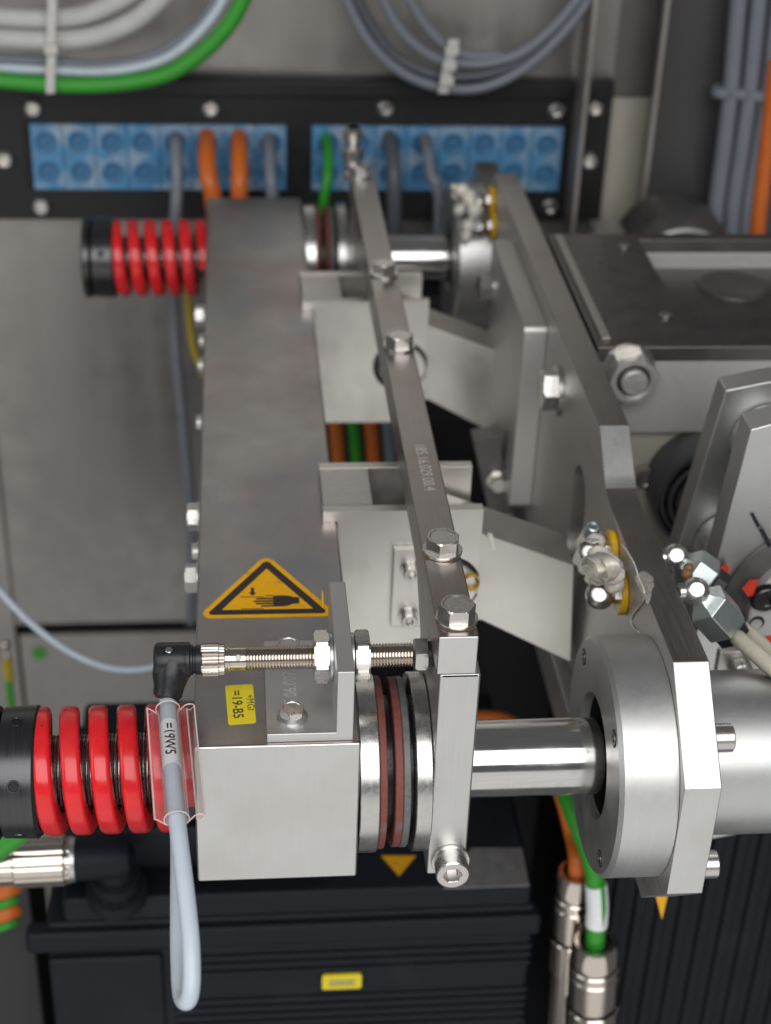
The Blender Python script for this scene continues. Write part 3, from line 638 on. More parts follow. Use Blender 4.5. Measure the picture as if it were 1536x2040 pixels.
# sensor cable with loop, sleeve and marker
CP = [atd(333, 1380, 782), atd(334, 1400, 772), atd(337, 1450, 757), atd(344, 1550, 732), atd(354, 1645, 712), atd(366, 1745, 695), atd(378, 1850, 682), atd(382, 1930, 675), atd(379, 1980, 673), atd(370, 1995, 676),
      atd(361, 1975, 686), atd(357, 1900, 702), atd(356, 1800, 722), atd(356, 1700, 748), atd(352, 1600, 785), atd(345, 1500, 840), atd(342, 1430, 900), atd(348, 1375, 960)]
scb = thing('sensor_cable', 'light grey sensor cable hanging in a long loop before the beam', 'cable', CP[0])
build('jacket', MB().tube(CP, 3.9, 20, 10), 'cable_light', scb)
# white marker inside a clear snap-on sleeve
s0, s1 = Vector(atd(334, 1412, 766)), Vector(atd(352, 1632, 714))
CPs = smooth_path(CP, 10)
lo = min(range(60), key=lambda i: (CPs[i] - Vector(atd(338, 1442, 758))).length); hi = min(range(60), key=lambda i: (CPs[i] - Vector(atd(343, 1528, 738))).length)
mk = build('marker_tag', MB().tube(CPs[lo:hi + 1], 4.15, 24, 0), 'label_white', scb, label='white cable marker reading =19W5')
tdir = (CPs[hi] - CPs[lo]).normalized(); tc = Vector(tuple(CAM)) - CPs[lo]; side = tdir.cross(tc).normalized(); nrm = side.cross(tdir).normalized()
if nrm.dot(tc) < 0: nrm = -nrm
rightv = tdir; upv = nrm.cross(tdir)
tm = text_mb('=19W5', 5.4, 20, CPs[lo] + tdir * 3.4 - upv * 2.7, rightv, upv, bold=0.015, fine=1)
def wrap(p):
    rel = Vector(p) - CPs[lo]; t = rel.dot(tdir); u = rel.dot(upv); j = min(range(lo, hi), key=lambda i: abs((CPs[i] - CPs[lo]).dot(tdir) - t))
    f = (t - (CPs[j] - CPs[lo]).dot(tdir)); c = CPs[j] + tdir * f; th = u / 4.3
    return c + upv * (4.32 * math.sin(th)) + nrm * (4.32 * math.cos(th))
tm.v = [tuple(wrap(p)) for p in tm.v]
build('marker_text', tm, 'print_black', mk, smooth=0)
# clear sleeve: open c-profile with wings
sd = (s1 - s0).normalized(); tcam = Vector(tuple(CAM)) - s0; sx = sd.cross(tcam).normalized()
if sx.x < 0: sx = -sx
sn = (tcam - sd * tcam.dot(sd)).normalized()
SL = (s1 - s0).length; prof = []
for k in range(15):
    a = R_(-40 + 260 * k / 14); prof.append((5.6 * math.cos(a) , 5.6 * math.sin(a) * 0.96))
prof = [(9.0, -1.0), (10.6, -2.2), (12.6, 0.6), (11.0, 1.8), (8.2, 1.2)] + prof + [(-8.0, 0.5), (-9.6, 1.6)]
mb = MB(); vs = []; fs = []; n = len(prof); th = 0.55
for t in (0, SL * 0.5, SL):
    cc = s0 + sd * t
    for i, (u, v) in enumerate(prof): vs.append(cc + sx * u + sn * v)
for j in range(2):
    for i in range(n - 1): fs.append((j * n + i, j * n + i + 1, (j + 1) * n + i + 1, (j + 1) * n + i))
mb.add(vs, fs)
sl = one('marker_sleeve', mb, 'clear_pvc', 'clear plastic snap-on sleeve around the sensor cable marker', 'sleeve', tuple(s1))
for (u, v) in (prof[0], prof[2], prof[-1], prof[-3], prof[5]):
    build('edge_bead', MB().tube([s0 + sx * u + sn * v, s1 + sx * u + sn * v], 0.42, 8, 0), 'pvc_edge', sl)
for cc in (s0, s1):
    build('end_bead', MB().tube([cc + sx * u + sn * v for (u, v) in prof], 0.3, 6, 2), 'pvc_edge', sl)

# ================================================================== shafts, springs, collars, rings (front, then copies at rear)
SY, SZ = 45, -50
def sx_(x): return (x, SY, SZ)
OFF = (0, 651, 9)
sh = thing('guide_shaft', 'polished chrome guide shaft at the front between arm and flange', 'shaft', (150, SY, SZ - 20))
build('polished_rod', MB().cyl(sx_(80.2), (1, 0, 0), 170, 20, 72, 0.5), 'chrome', sh)
pr = []
for i in range(40): pr += [(i * 2.0, 17.6), (i * 2.0 + 0.9, 18.2), (i * 2.0 + 1.3, 18.2)]
build('threaded_end', MB().lathe(sx_(-79.5), (1, 0, 0), pr, 48), 'stainless', sh)
def spring_mb(x0, x1, turns, r0, r1, wid, phase):
    mb = MB(); sec = rounded([(-wid / 2, r0), (wid / 2, r0), (wid / 2, r1), (-wid / 2, r1)], 2.6, 4); n = len(sec); N = int(turns * 44); vs = []; fs = []
    for i in range(N + 1):
        t = i / N; a = phase + 2 * math.pi * turns * t; x = x0 + (x1 - x0) * t
        for (u, r) in sec: vs.append((x + u, SY - r * math.sin(a), SZ + r * math.cos(a)))
    for i in range(N):
        for k in range(n): fs.append((i * n + k, i * n + (k + 1) % n, (i + 1) * n + (k + 1) % n, (i + 1) * n + k))
    fs += [tuple(range(n)), tuple(N * n + k for k in range(n))]
    return mb.add(vs, fs)
spf = one('coil_spring', spring_mb(-88.0, -2.0, 6.0, 20.5, 32.6, 9.8, -4.78), 'spring_red', 'bright red coil spring at the front left of the beam', 'spring', (-40, SY, SZ - 32), smooth=50)
# position so that coils cross the top where the photograph shows them
co = thing('shaft_collar', 'black knurled shaft collar pressing the front red spring', 'collar', (-95, SY, SZ - 34))
c1 = build('collar_ring', MB().lathe(sx_(-97), (1, 0, 0), [(0, 12), (0, 31), (1, 33), (17.2, 33.6), (19.2, 31.8), (19.2, 12)], 80, False), 'black_oxide', co)
build('collar_ring', MB().lathe(sx_(-104.5), (1, 0, 0), [(0, 12), (0, 32), (1.2, 33.6), (5.6, 33.6), (7, 31.5), (7, 12)], 80, False), 'black_oxide', co)
for (ang) in (62, 122, 2):
    d = Vector((0, -math.sin(R_(ang)), math.cos(R_(ang)))); p = Vector(sx_(-88)) + d * 33.35
    h = build('wrench_hole', MB().lathe(p, d, [(-0.4, 3.4), (0.35, 3.2), (0.35, 2.6), (-0.1, 2.3), (-0.1, 0.1)], 24), 'black_oxide', co)
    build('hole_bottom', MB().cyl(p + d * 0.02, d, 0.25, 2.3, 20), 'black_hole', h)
# rings
rs = [('steel_ring', 80.6, 90.4, 46, 'ring_steel', 'polished steel ring against the front end of the beam'), ('friction_ring', 90.5, 94.3, 44.4, 'friction_red', 'rust red friction ring beside the first steel ring'),
      ('spacer_ring', 94.4, 98.2, 34, 'black_plastic', 'black ring standing for the dark gap between the two red rings'), ('friction_ring', 98.3, 102.3, 43.6, 'friction_red', 'second red friction ring with grey backing at the front shaft'),  # black ring stands for the shade in the gap between rings
      ('backing_ring', 102.4, 106.0, 43.8, 'friction_grey', 'dark grey backing ring behind the second red ring'), ('spacer_ring', 106.1, 108.4, 34, 'black_plastic', 'black ring standing for the dark gap next to the clamping arm'),  # the second black ring stands for a shaded gap too
      ('steel_ring', 108.5, 116.6, 46, 'ring_steel', 'polished steel ring touching the front clamping arm')]
ringobs = []
for (n, x0, x1, r, m, lb) in rs:
    ringobs.append(one(n, MB().ring(sx_(x0), (1, 0, 0), x1 - x0, 20.3, r, 96, 0.45 if 'spacer' not in n else 0.2), m, lb, 'ring', (x0, SY, SZ - r)))
copy_tree(sh, None, OFF, 'polished chrome guide shaft at the rear beneath the cables')
copy_tree(spf, None, OFF, 'smaller looking red coil spring at the rear end of the beam')
copy_tree(co, None, OFF, 'black shaft collar on the rear red spring by the wall')
for o, lb in zip(ringobs, ('steel ring against the rear end of the beam', 'red friction ring on the rear shaft beside the beam', 'black ring standing for the dark gap on the rear shaft nearest the beam', 'second red friction ring on the rear shaft', 'grey backing ring on the rear shaft', 'black ring standing for the dark gap next to the rear arm', 'steel ring touching the rear arm')):
    copy_tree(o, None, OFF, lb)

# ================================================================== narrow top bar with arms
tb = thing('top_bar', 'long narrow steel bar with hex bolts above the beam', 'bar', (125, 320, 32))
finish(build('bar_body', MB().box(115.6, 134.6, 10, 648, 32.1, 54), 'brushed_y', tb, bevel=0.8), 'milled_z', lambda n: n.y < -0.9)
for (y, sp) in ((84, 0.25), (24.5, 0.0), (322, 0.15), (438, 0.4)):
    fastener('hex', 'bar_bolt', (125.6, y, 54.05), (0, 0, 1), tb, 'stainless', sp, af=15.4, h=7.2, washer=(10.3, 1.7))
for (y, r) in ((84, 11.4), (24.5, 11.6)):
    mbr = MB(); n_ = 60; vs_ = []
    for k in range(n_):
        a = 2 * math.pi * k / n_; w_ = 0.5 + 0.5 * math.sin(a * 2 + y) * math.sin(a * 3.0 + 1) - (0.4 if math.sin(a) > 0.3 else 0)
        for rr in (10.2, 10.5 + max(0.0, w_) * 0.9): vs_.append((125.6 + min(max(rr * math.cos(a), -9.3), 8.4), y + rr * math.sin(a), 54.12))
    mbr.add(vs_, [(2 * k, 2 * k + 1, (2 * k + 3) % (2 * n_), (2 * k + 2) % (2 * n_)) for k in range(n_)])
    build('rust_ring', mbr, 'rust_wash', tb, smooth=0)
fastener('hex', 'bar_bolt', (122, 636, 54.05), (0, 0, 1), tb, 'stainless', 0.2, af=15.4, h=7.2, washer=(10.3, 1.7))
build('bolt_marking', text_mb('A2-70', 2.0, 7, (121.0, 20.2, 62.46), (1, 0, 0), (0, 1, 0)), 'engraving', tb, smooth=0)
build('bolt_marking', text_mb('A2-70', 2.0, 7, (121.6, 79.5, 62.46), (0.95, 0.3, 0), (-0.3, 0.95, 0)), 'engraving', tb, smooth=0)
build('rear_stud', MB().cyl((119, 665, 40), (0, 0, 1), 44, 6, 24, 1).lathe((119, 665, 58), (0, 0, 1), [(0, 9), (8, 9), (9, 8)], 6).lathe((119, 665, 74), (0, 0, 1), [(0, 8), (7, 8.4), (10, 5)], 24), 'stainless', tb, smooth=30)
build('engraved_number', text_mb('185.16.029.00.4', 6.4, 50, (122.6, 194, 54.06), (0.012, -1, 0), (1, 0.012, 0)), 'engraving', tb, smooth=0)
ar = thing('clamping_arm', 'brushed upright clamping arm hanging from the front of the bar', 'arm', (127, 45, -97))
ab = build('arm_body', MB().prism([(10, 31.9), (128, 31.9), (86, 2), (86, -97), (10, -97)], 'x', 117, 137), 'brushed_z', ar, bevel=1.4)
build('slit', MB().box(118.6, 135.4, 9.6, 9.9, 30.9, 31.7), 'black_hole', ar)
fastener('soc', 'cap_screw', (128.7, 9.9, -86.5), (0, -1, 0), ar, 'stainless', 0.1, r=8.6, h=10, washer=(10, 2), hexr=4.4)
# stop screw that faces the sensor
st = thing('stop_screw', 'small hex stop screw on the arm facing the sensor tip', 'screw', (112, AY, AZ))
nut('hex_head', 107.8, 114.0, 'stainless', st, 15.5, 8); build('rubber_disc', MB().cyl(ax(114.1), (1, 0, 0), 2.7, 6.6, 32, 0.4), 'black_plastic', st)
ar2 = thing('clamping_arm', 'upright clamping arm at the rear end of the bar', 'arm', (127, 600, -97))
build('arm_body', MB().prism([(648, 31.9), (515, 31.9), (560, 2), (560, -92), (648, -92)], 'x', 117, 137), 'brushed_z', ar2, bevel=1.4)

# ================================================================== clamps over the beam edge
def clamp(y0, label, near):
    t = thing('beam_clamp', label, 'clamp', (120, y0 + 25, -94), 'clamps hooked over the beam edge')
    fp = build('front_plate', MB().prism([(72, 0.08), (80.4, 0.08), (80.4, -94), (166, -94), (166, 7), (72, 7)], 'y', y0, y0 + 7), 'plated_white', t, bevel=0.8)
    cut(fp, MB().cyl((146.5, y0 - 2, -46), (0, 1, 0), 12, 21, 48))
    build('top_block', MB().prism([(72, 0.08), (80.4, 0.08), (80.4, -94), (102, -94), (102, 6.9), (72, 6.9)], 'y', y0 + 7.05, y0 + 50), 'brushed_x', t, bevel=0.8)
    bp = build('back_plate', MB().prism(rounded([(72, 0.08), (80.4, 0.08), (80.4, -60), (166, -60), (166, 7.4), (72, 7.4)], 0.4, 2), 'y', y0 + 50.1, y0 + 57), 'plated_white', t, bevel=0.8)
    build('pivot_gap_shade', MB().cyl((146.5, y0 + 5.0, -46), (0, 1, 0), 3, 20.9, 48), 'black_plastic', t)  # black disc added to darken the gap around the pin
    build('pivot_pin', MB().cyl((148.5, y0 - 0.6, -48), (0, 1, 0), 45, 17.6, 48, 1.0), 'plated_white', t)
    if near:
        c = build('number_plate', MB().box(113.5, 138, y0 - 4, y0 - 0.05, -73.5, -16.5), 'plated_white', t, bevel=1.0)
        for z in (-30.5, -64.5):
            fastener('soc', 'cap_screw', (124.2, y0 - 4.05, z), (0, -1, 0), c, 'stainless', 0.3, r=4.9, h=6, washer=(6.2, 1.2), hexr=2.6)
        build('engraved_number', text_mb('0 0 0 8 1', 4.0, 17, (122.2, y0 - 4.06, -40), (0, 0, -1), (1, 0, 0)), 'engraving', c, smooth=0)
    return t
clamp(200, 'pale clamp with two cap screws on a small plate, nearer the camera', True)
clamp(496, 'pale clamp hooked over the beam edge, farther back', False)
# crank arms
ca = thing('crank_arm', 'pale sloping crank arm right of the nearer clamp', 'crank arm', (195, 226, -110))
CA = [(128, 0), (168, -15.5), (226, -39), (231, -113), (172, -79), (128, -75)]
build('arm_plate', MB().prism(CA, 'y', 209, 245), 'plated_white', ca, bevel=0.8)
copy_tree(ca, None, (-1, 296, -1), 'pale sloping crank arm right of the farther clamp')
one('sealant_strip', MB().ribbon([(172, 207.5, -14), (174, 207.2, -20), (175.5, 207.5, -26)], 3.0, 1.6, (1, 0, -0.2)), 'grease', 'dried strip of grease on the near crank arm corner', 'grease', (174, 207, -26), smooth=60)
q = aty(940, 1160, 197.5)
rr = [(q[0] + 4.6 * math.cos(a), q[1], q[2] + 5.4 * math.sin(a)) for a in [k * 2 * math.pi / 20 - 2.2 for k in range(17)]]
one('plastic_curl', MB().ribbon(rr, 3.4, 0.4, (0, 1, 0)), 'yellow_plastic', 'thin yellow plastic curl hanging right of the narrow bar', 'curl', q, smooth=60)

# ================================================================== large side plate with front flange
XP0, XP1 = 235.5, 254
sp = thing('side_plate', 'thick machined side plate with chamfered front end', 'plate', (245, 300, -128))
fil = [(205 - 12 * math.sin(k * math.pi / 10) * 0 + 0, 0) for k in range(0)]
prof = [(19, -128), (-19, -88), (-19, -18.5), (28, 23), (160, 20.5), (176, 20), (186, 21), (194, 24), (201, 29), (226, 48), (662, 47), (684, 20), (768, 20), (800, -20), (800, -90), (760, -128)]
pb = build('plate_body', MB().prism(prof, 'x', XP0, XP1), 'brushed_y', sp, bevel=0.6)
slot = []
for k in range(13): a = math.pi * k / 12; slot.append((256 + 19 * math.cos(a), -18 + 19 * math.sin(a)))
for k in range(13): a = math.pi + math.pi * k / 12; slot.append((256 + 19 * math.cos(a), -52 + 19 * math.sin(a)))
cut(pb, MB().prism(slot, 'x', XP0 - 5, XP1 + 5))
cut(pb, MB().cyl((XP0 - 5, SY, SZ), (1, 0, 0), 40, 24, 48))
finish(pb, 'milled_z', lambda n: n.y < -0.5 and abs(n.x) < 0.1)
finish(pb, 'milled_y', lambda n: abs(n.x) > 0.9)
one('slot_brightener', MB().box(255.5, 259, 222, 332, -95, 22), 'plated_white', 'pale sheet added behind the side plate slot to lighten it', 'sheet', (257, 280, -95), bevel=0.5)  # added pale sheet so the slot reads light inside
for (p, d) in (((XP0 - 0.1, 342, 12), (-1, 0, 0)), ):
    fastener('hex', 'plate_bolt', p, d, sp, 'stainless', 0.15, af=24, h=9, washer=(17, 3))
fastener('hex', 'plate_bolt', (XP0 - 0.1, 545, 9), (-1, 0, 0), sp, 'stainless', 0.15, af=24, h=12, washer=(17, 3))
# uprights on the plate flank
up = thing('upright_bracket', 'pale upright bracket fixed to the left flank of the side plate', 'bracket', (227, 470, -112))
upo = MB(); upo.prism(rounded([(394, -112), (550, -112), (550, 34), (394, 34)], 5, 4), 'x', 219, XP0 - 0.15)
build('bracket_body', upo, 'milled_y', up, bevel=0.8)
fastener('hex', 'bracket_bolt', (218.9, 530, 4), (-1, 0, 0), up, 'stainless', 0.3, af=18, h=9, washer=(12, 2))
lr = thing('lower_rail', 'grey lower rail running back beneath the side plate', 'rail', (240, 350, -200))
LRP = [(150, -150), (560, -150), (560, -182), (150, -182)]
build('rail_body', MB().prism(LRP, 'x', 232, 250), 'aluminium', lr, bevel=0.8)
build('rail_web', MB().box(240, 246, 200, 400, -150, -129), 'gloss_dark', lr)
lk = thing('rear_strut', 'dull grey strut with a hex bolt behind the near clamp', 'strut', aty(985, 1020, 430))
s_ = [aty(940, 868, 430), aty(992, 858, 430), aty(1016, 1010, 430), aty(978, 1045, 430)]
build('strut_body', MB().prism([(p[0], p[2]) for p in s_], 'y', 424, 440), 'ring_mid', lk, bevel=0.8)
q = aty(990, 955, 424); fastener('hex', 'strut_bolt', (q[0], 423.9, q[2]), (0, -1, 0), lk, 'stainless', 0.2, af=11, h=8, washer=(8, 1.6))

fl = thing('round_flange', 'round aluminium flange disc around the front shaft', 'flange', (221, SY, SZ - 63))
fb = build('flange_body', MB().lathe(sx_(206), (1, 0, 0), [(0, 33.5), (0, 60.8), (2.2, 63), (29.2, 63), (29.2, 33.5), (0, 33.5)], 128, False), 'aluminium', fl, smooth=30)
build('bore_shade', MB().lathe(sx_(211), (1, 0, 0), [(0, 33.45), (0, 32.8), (15, 32.8), (15, 33.45)], 96, False), 'black_plastic', fl)  # black ring added to darken the inside of the bore
build('seal_ring', MB().lathe(sx_(226), (1, 0, 0), [(0, 33.4), (0, 24), (4, 20.5), (4, 33.4)], 64, False), 'black_plastic', fl)
for ang in (18, 109, 200, 291):
    d = Vector((0, math.cos(R_(ang + 22)), math.sin(R_(ang + 22)))); p = Vector(sx_(205.95)) + d * 53
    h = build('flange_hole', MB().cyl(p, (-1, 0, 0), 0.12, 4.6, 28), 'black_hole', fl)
    build('hole_screw', MB().ring(p - Vector((0.14, 0, 0)), (-1, 0, 0), 0.35, 2.0, 3.6, 24, 0.1), 'stainless', h)
copy_tree(fl, None, OFF, 'round flange disc around the rear shaft')
cy = thing('air_cylinder', 'satin aluminium cylinder tube behind the octagonal plate end', 'cylinder', (340, SY, SZ - 43))
build('tube', MB().cyl(sx_(XP1 + 0.1), (1, 0, 0), 260, 43, 96), 'cylinder_satin', cy, smooth=30)
for (y, z) in ((-4, -22), (-4, -84)):
    pass
for (px, py) in ((1440, 1470), (1410, 1722)):
    q = atx(px, py, XP1 + 6)
    fastener('soc', 'cap_screw', (XP1 + 0.05, q[1], q[2]), (1, 0, 0), sp, 'stainless', 0.2, r=7.2, h=10.5, hexr=3.6)

# ------------------------------------------------------------------ grease nipples with yellow caps on the plate flank
def blob(name, spheres, m, label, cat, base, vox=0.5, disp=1.4, seed=0, group=None):
    mb = MB()
    for (c, r) in spheres: mb.ball(c, r, 20)
    o = build(name, mb, m, None, base); tag(o, label, cat, group)
    rm = o.modifiers.new('remesh', 'REMESH'); rm.mode = 'VOXEL'; rm.voxel_size = vox * S; rm.use_smooth_shade = True
    tx = bpy.data.textures.new(name, 'CLOUDS'); tx.noise_scale = 0.008
    dm = o.modifiers.new('disp', 'DISPLACE'); dm.texture = tx; dm.strength = disp * 2 * S; dm.mid_level = 0.5; dm.texture_coords = 'LOCAL'
    smn = o.modifiers.new('smooth', 'SMOOTH'); smn.iterations = 9; smn.factor = 0.5
    return o
def nipple(y, z, label, group='grease nipples on the plate flank', rball=8.2):
    t = thing('grease_nipple', label, 'grease nipple', (XP0, y, z), group)
    build('yellow_cap', MB().lathe((XP0 - 0.1, y, z), (-1, 0, 0), [(0, 11.6), (0.6, 12.2), (3.2, 12.2), (4.0, 11.4), (4.0, 6)], 48), 'yellow_plastic', t, smooth=30)
    build('stem', MB().lathe((XP0 - 4, y, z), (-1, 0, 0), [(0, 6.2), (2.4, 6.2), (3, 4), (8, 4)], 6), 'stainless', t, smooth=28)
    c = Vector((XP0 - 13.5, y, z - 1))
    bl = MB(); n = 72
    bl.ball(c, rball, n); bl.v = [tuple(p) for p in bl.v]
    # small flat facing the viewer
    fd = Vector((-0.35, -0.75, 0.55)).normalized(); out = []
    for p in bl.v:
        r = Vector(p) - c; k = r.dot(fd)
        if k > rball * 0.86: r = r - fd * (k - rball * 0.86)
        out.append(tuple(c + r))
    bl.v = out
    build('ball_head', bl, 'stainless', t, smooth=40)
    return c
c1 = nipple(127.5, -4, 'front grease nipple with yellow cap on the side plate')
c2 = nipple(158, 4, 'grease nipple with yellow cap behind the front one on the side plate')
def g(px, py, x): return atx(px, py, x)
GB = [(g(1176, 1105, 222), 9.0), (g(1172, 1085, 224), 7.4), (g(1186, 1085, 225), 7.0), (g(1176, 1066, 225), 6.0), (g(1162, 1112, 221), 6.0), (g(1196, 1114, 220), 8.0), (g(1206, 1132, 219), 8.6), (g(1192, 1142, 217), 6.6), (g(1180, 1150, 217), 4.4), (g(1218, 1142, 221), 7.0),
      (g(1224, 1162, 226), 5.6), (g(1168, 1128, 218), 4.6), (g(1226, 1130, 229), 4.6), (g(1158, 1120, 220), 3.4)]
gl0 = blob('grease_lump', GB, 'grease', 'lump of grey cream grease over the front grease nipples', 'grease', g(1195, 1120, 224))
def fold(pts, w, m='grease'):
    mbf = MB(); P_ = smooth_path([g(px, py, x) for px, py, x in pts], 6); n_ = len(P_); vs_ = []; fs_ = []
    for k, p_ in enumerate(P_):
        ww = w * (0.55 + 0.45 * math.sin(math.pi * k / (n_ - 1))) * (1 + 0.10 * math.sin(k * 0.9))
        for q_ in range(5):
            u_ = q_ / 4 - 0.5; vs_.append(p_ + Vector((u_ * ww, -abs(u_) * 2.6 + 0.35 * math.sin(k * 0.5 + q_ * 0.8), u_ * 1.5 + 0.35 * math.cos(k * 0.6 + q_ * 0.9))))
    for k in range(n_ - 1):
        for q_ in range(4): fs_.append((k * 5 + q_, k * 5 + q_ + 1, k * 5 + 6 + q_, k * 5 + 5 + q_))
    mbf.add(vs_, fs_); o_ = build('grease_fold', mbf, m, gl0, smooth=80)
    sd_ = o_.modifiers.new('solid', 'SOLIDIFY'); sd_.thickness = 0.0011; ss_ = o_.modifiers.new('sub', 'SUBSURF'); ss_.render_levels = 2
fold([(1166, 1122, 214), (1172, 1110, 213), (1184, 1102, 212), (1196, 1112, 211), (1208, 1134, 212), (1198, 1152, 213)], 10)
fold([(1190, 1098, 214), (1206, 1106, 213), (1219, 1122, 214), (1222, 1144, 217), (1212, 1160, 217)], 7)
fold([(1160, 1098, 219), (1166, 1080, 220), (1176, 1072, 219), (1188, 1078, 220)], 8)
q = Vector(g(1176, 1066, 224)); build('nipple_tip', MB().lathe(q, (0.1, -0.25, 1), [(0, 4.6), (7, 4.2), (7.6, 3.4), (6.8, 2.0)], 8), 'zinc', gl0, smooth=30)
sme = [atz(px, py, 22.6) for px, py in ((1268, 1140), (1280, 1133), (1291, 1136), (1296, 1143), (1304, 1147), (1301, 1158), (1306, 1163), (1299, 1172), (1298, 1188), (1292, 1205), (1286, 1199), (1283, 1184), (1274, 1168), (1262, 1150))]
gs = MB(); n_ = len(sme); cs_ = Vector((0, 0, 0))
for p_ in sme: cs_ += Vector(p_) / n_
random.seed(3)
def zt_(p_): return 23.2 - 0.0187 * (p_[1] - 28)
vs_ = [(p_[0], p_[1], zt_(p_)) for p_ in sme] + [tuple(Vector((p_[0], p_[1], zt_(p_) + 0.9 + random.random() * 0.7)) * 0.8 + Vector((cs_.x, cs_.y, zt_(cs_) + 1.2)) * 0.2) for p_ in sme] + [(cs_.x, cs_.y, zt_(cs_) + 0.5)]
gs.add(vs_, [(k, (k + 1) % n_, n_ + (k + 1) % n_, n_ + k) for k in range(n_)] + [(n_ + k, n_ + (k + 1) % n_, 2 * n_) for k in range(n_)])
so = one('grease_smear', gs, 'smear', 'flat grease smear on the side plate top edge', 'grease', tuple(cs_), smooth=80)
so.modifiers.new('sub', 'SUBSURF').render_levels = 2
one('grease_strand', MB().tube([atx(1240, 1085, XP0 - 0.6), atx(1262, 1120, XP0 - 0.6), atx(1272, 1150, XP0 - 0.6), atx(1284, 1190, XP0 - 0.6), atx(1258, 1230, XP0 - 0.6), atx(1262, 1250, XP0 - 0.6), atx(1272, 1258, XP0 - 0.6)], 0.5, 8, 6), 'grease', 'thin dried grease thread along the side plate edge', 'grease', atx(1262, 1120, XP0 - 0.6))
c3 = nipple(640, 10, 'rear grease nipple with yellow cap beside the rear flange')
c4 = nipple(655, 26, 'grease nipple with yellow cap farthest back near the wall')
RB = [((XP0 - 16, 648, 20), 7), ((XP0 - 20, 656, 28), 7), ((XP0 - 14, 660, 24), 7), ((XP0 - 26, 664, 32), 6), ((XP0 - 22, 640, 10), 6), ((XP0 - 24, 636, 2), 5), ((XP0 - 30, 668, 26), 4), ((XP0 - 28, 655, 18), 5), ((XP0 - 33, 660, 36), 3)]
blob('grease_lump', RB, 'grease', 'lump of pale grease over the rear grease nipples', 'grease', RB[0][0], 0.9, 1.0)

# ------------------------------------------------------------------ hose fittings right of the plate
def fitting(pb_, pe, pt, xb, xe, label, hose, hlabel):
    a = Vector(atx(*pb_, xb)); b = Vector(atx(*pe, xe)); d = (b - a); L = d.length; d.normalize()
    t = thing('hose_fitting', label, 'fitting', tuple(a))
    bl = MB(); bl.ball(a, 7.6, 72); out = []
    for p in bl.v:
        r = Vector(p) - a
        for fd in (Vector((-0.1, -0.7, 0.7)).normalized(), Vector((0.1, -1, -0.35)).normalized()):
            k = r.dot(fd)
            if k > 6.5: r = r - fd * (k - 6.5)
        out.append(tuple(a + r))
    bl.v = out
    build('ball_joint', bl, 'stainless', t, smooth=40)
    build('spigot', MB().cyl((XP1 + 0.1, a.y, a.z), (1, 0, 0), max(1.0, a.x - XP1), 4.6, 24), 'stainless', t)
    build('hex_body', MB().lathe(a, d, [(4, 6), (7, 8.5), (9.5, 11.6), (10.5, 12.8), (L + 2, 12.8), (L + 3.5, 11.2)], 6), 'zinc', t, bevel=0.5)
    build('hex_nut', MB().lathe(b + d * 3.6, d, [(0.1, 9.2), (1, 10.2), (7, 10.2), (7.6, 9.2)], 6), 'black_plastic', t, bevel=0.4)
    if hose:
        e = b + d * 9
        h = [tuple(e)] + [atx(px, py, x) for px, py, x in hose]
        cable('hose', h, 4.6, 'hose_cream', hlabel)
fitting((1345, 1110), (1402, 1152), None, 262, 278, 'upper steel ball joint hose fitting behind the side plate', None, '')
fitting((1385, 1178), (1440, 1240), None, 263, 281, 'lower steel ball joint hose fitting with zinc hexagon', [(1482, 1282, 289), (1536, 1328, 298), (1600, 1385, 310)], 'cream plastic hose leaving the lower fitting')
cable('hose', [atx(1478, 1252, 300), atx(1500, 1270, 304), atx(1545, 1312, 312), atx(1600, 1365, 322)], 4.6, 'hose_cream', 'second cream hose above the first at right edge')
q = (Vector(atx(1368, 1144, 263)));
one('wax_lump', MB().ball(q, 3.4, 16).ball(q + Vector((1.5, 3, 2)), 2.8, 16), 'rust_wash', 'brown wax lump between the two ball joints', 'lump', tuple(q))

# ================================================================== machinery right of the plate
bk = thing('guide_block', 'large guide block with shiny nut right of the side plate', 'block', (350, 440, -20))
bod = build('block_body', MB().box(259, 520, 340, 532, -20, 34), 'cast_pale', bk, bevel=0.8)
tpn = build('top_frame', MB().box(257.5, 520, 338.5, 536, 34.1, 45), 'gloss_dark', bk, bevel=1.2)
cut(tpn, MB().prism([(326, 366), (600, 366), (600, 524), (326, 524)], 'z', 30, 60))
cut(bod, MB().prism([(326, 366), (600, 366), (600, 524), (326, 524)], 'z', 22, 60))
build('side_step', MB().box(262, 268, 348, 528, 45.05, 47.5), 'sheet_edge', bk, bevel=0.6)
rc = build('recess_floor', MB().box(327, 519, 367, 523, 22.1, 22.6), 'gloss_dark', bk)
q = atz(1462, 562, 26); build('floor_boss', MB().lathe((q[0], q[1], 22.6), (0, 0, 1), [(0, 27), (1.6, 26.6), (2.2, 25), (2.2, 23.5), (1.2, 21)], 64), 'ring_mid', bk)
for (px, py) in ((1243, 492), (1326, 630)):
    q = atz(px, py, 45); build('frame_pin', MB().cyl((q[0], q[1], 45.05), (0, 0, 1), 2, 4.5, 20, 0.5), 'stainless', bk)
q = aty(1257, 748, 334)
build('nut_washer', MB().ring((q[0] - 1.5, 339.9, q[2] + 3), (0, -1, 0), 3.2, 8, 18.0, 48, 0.5), 'stainless', bk)
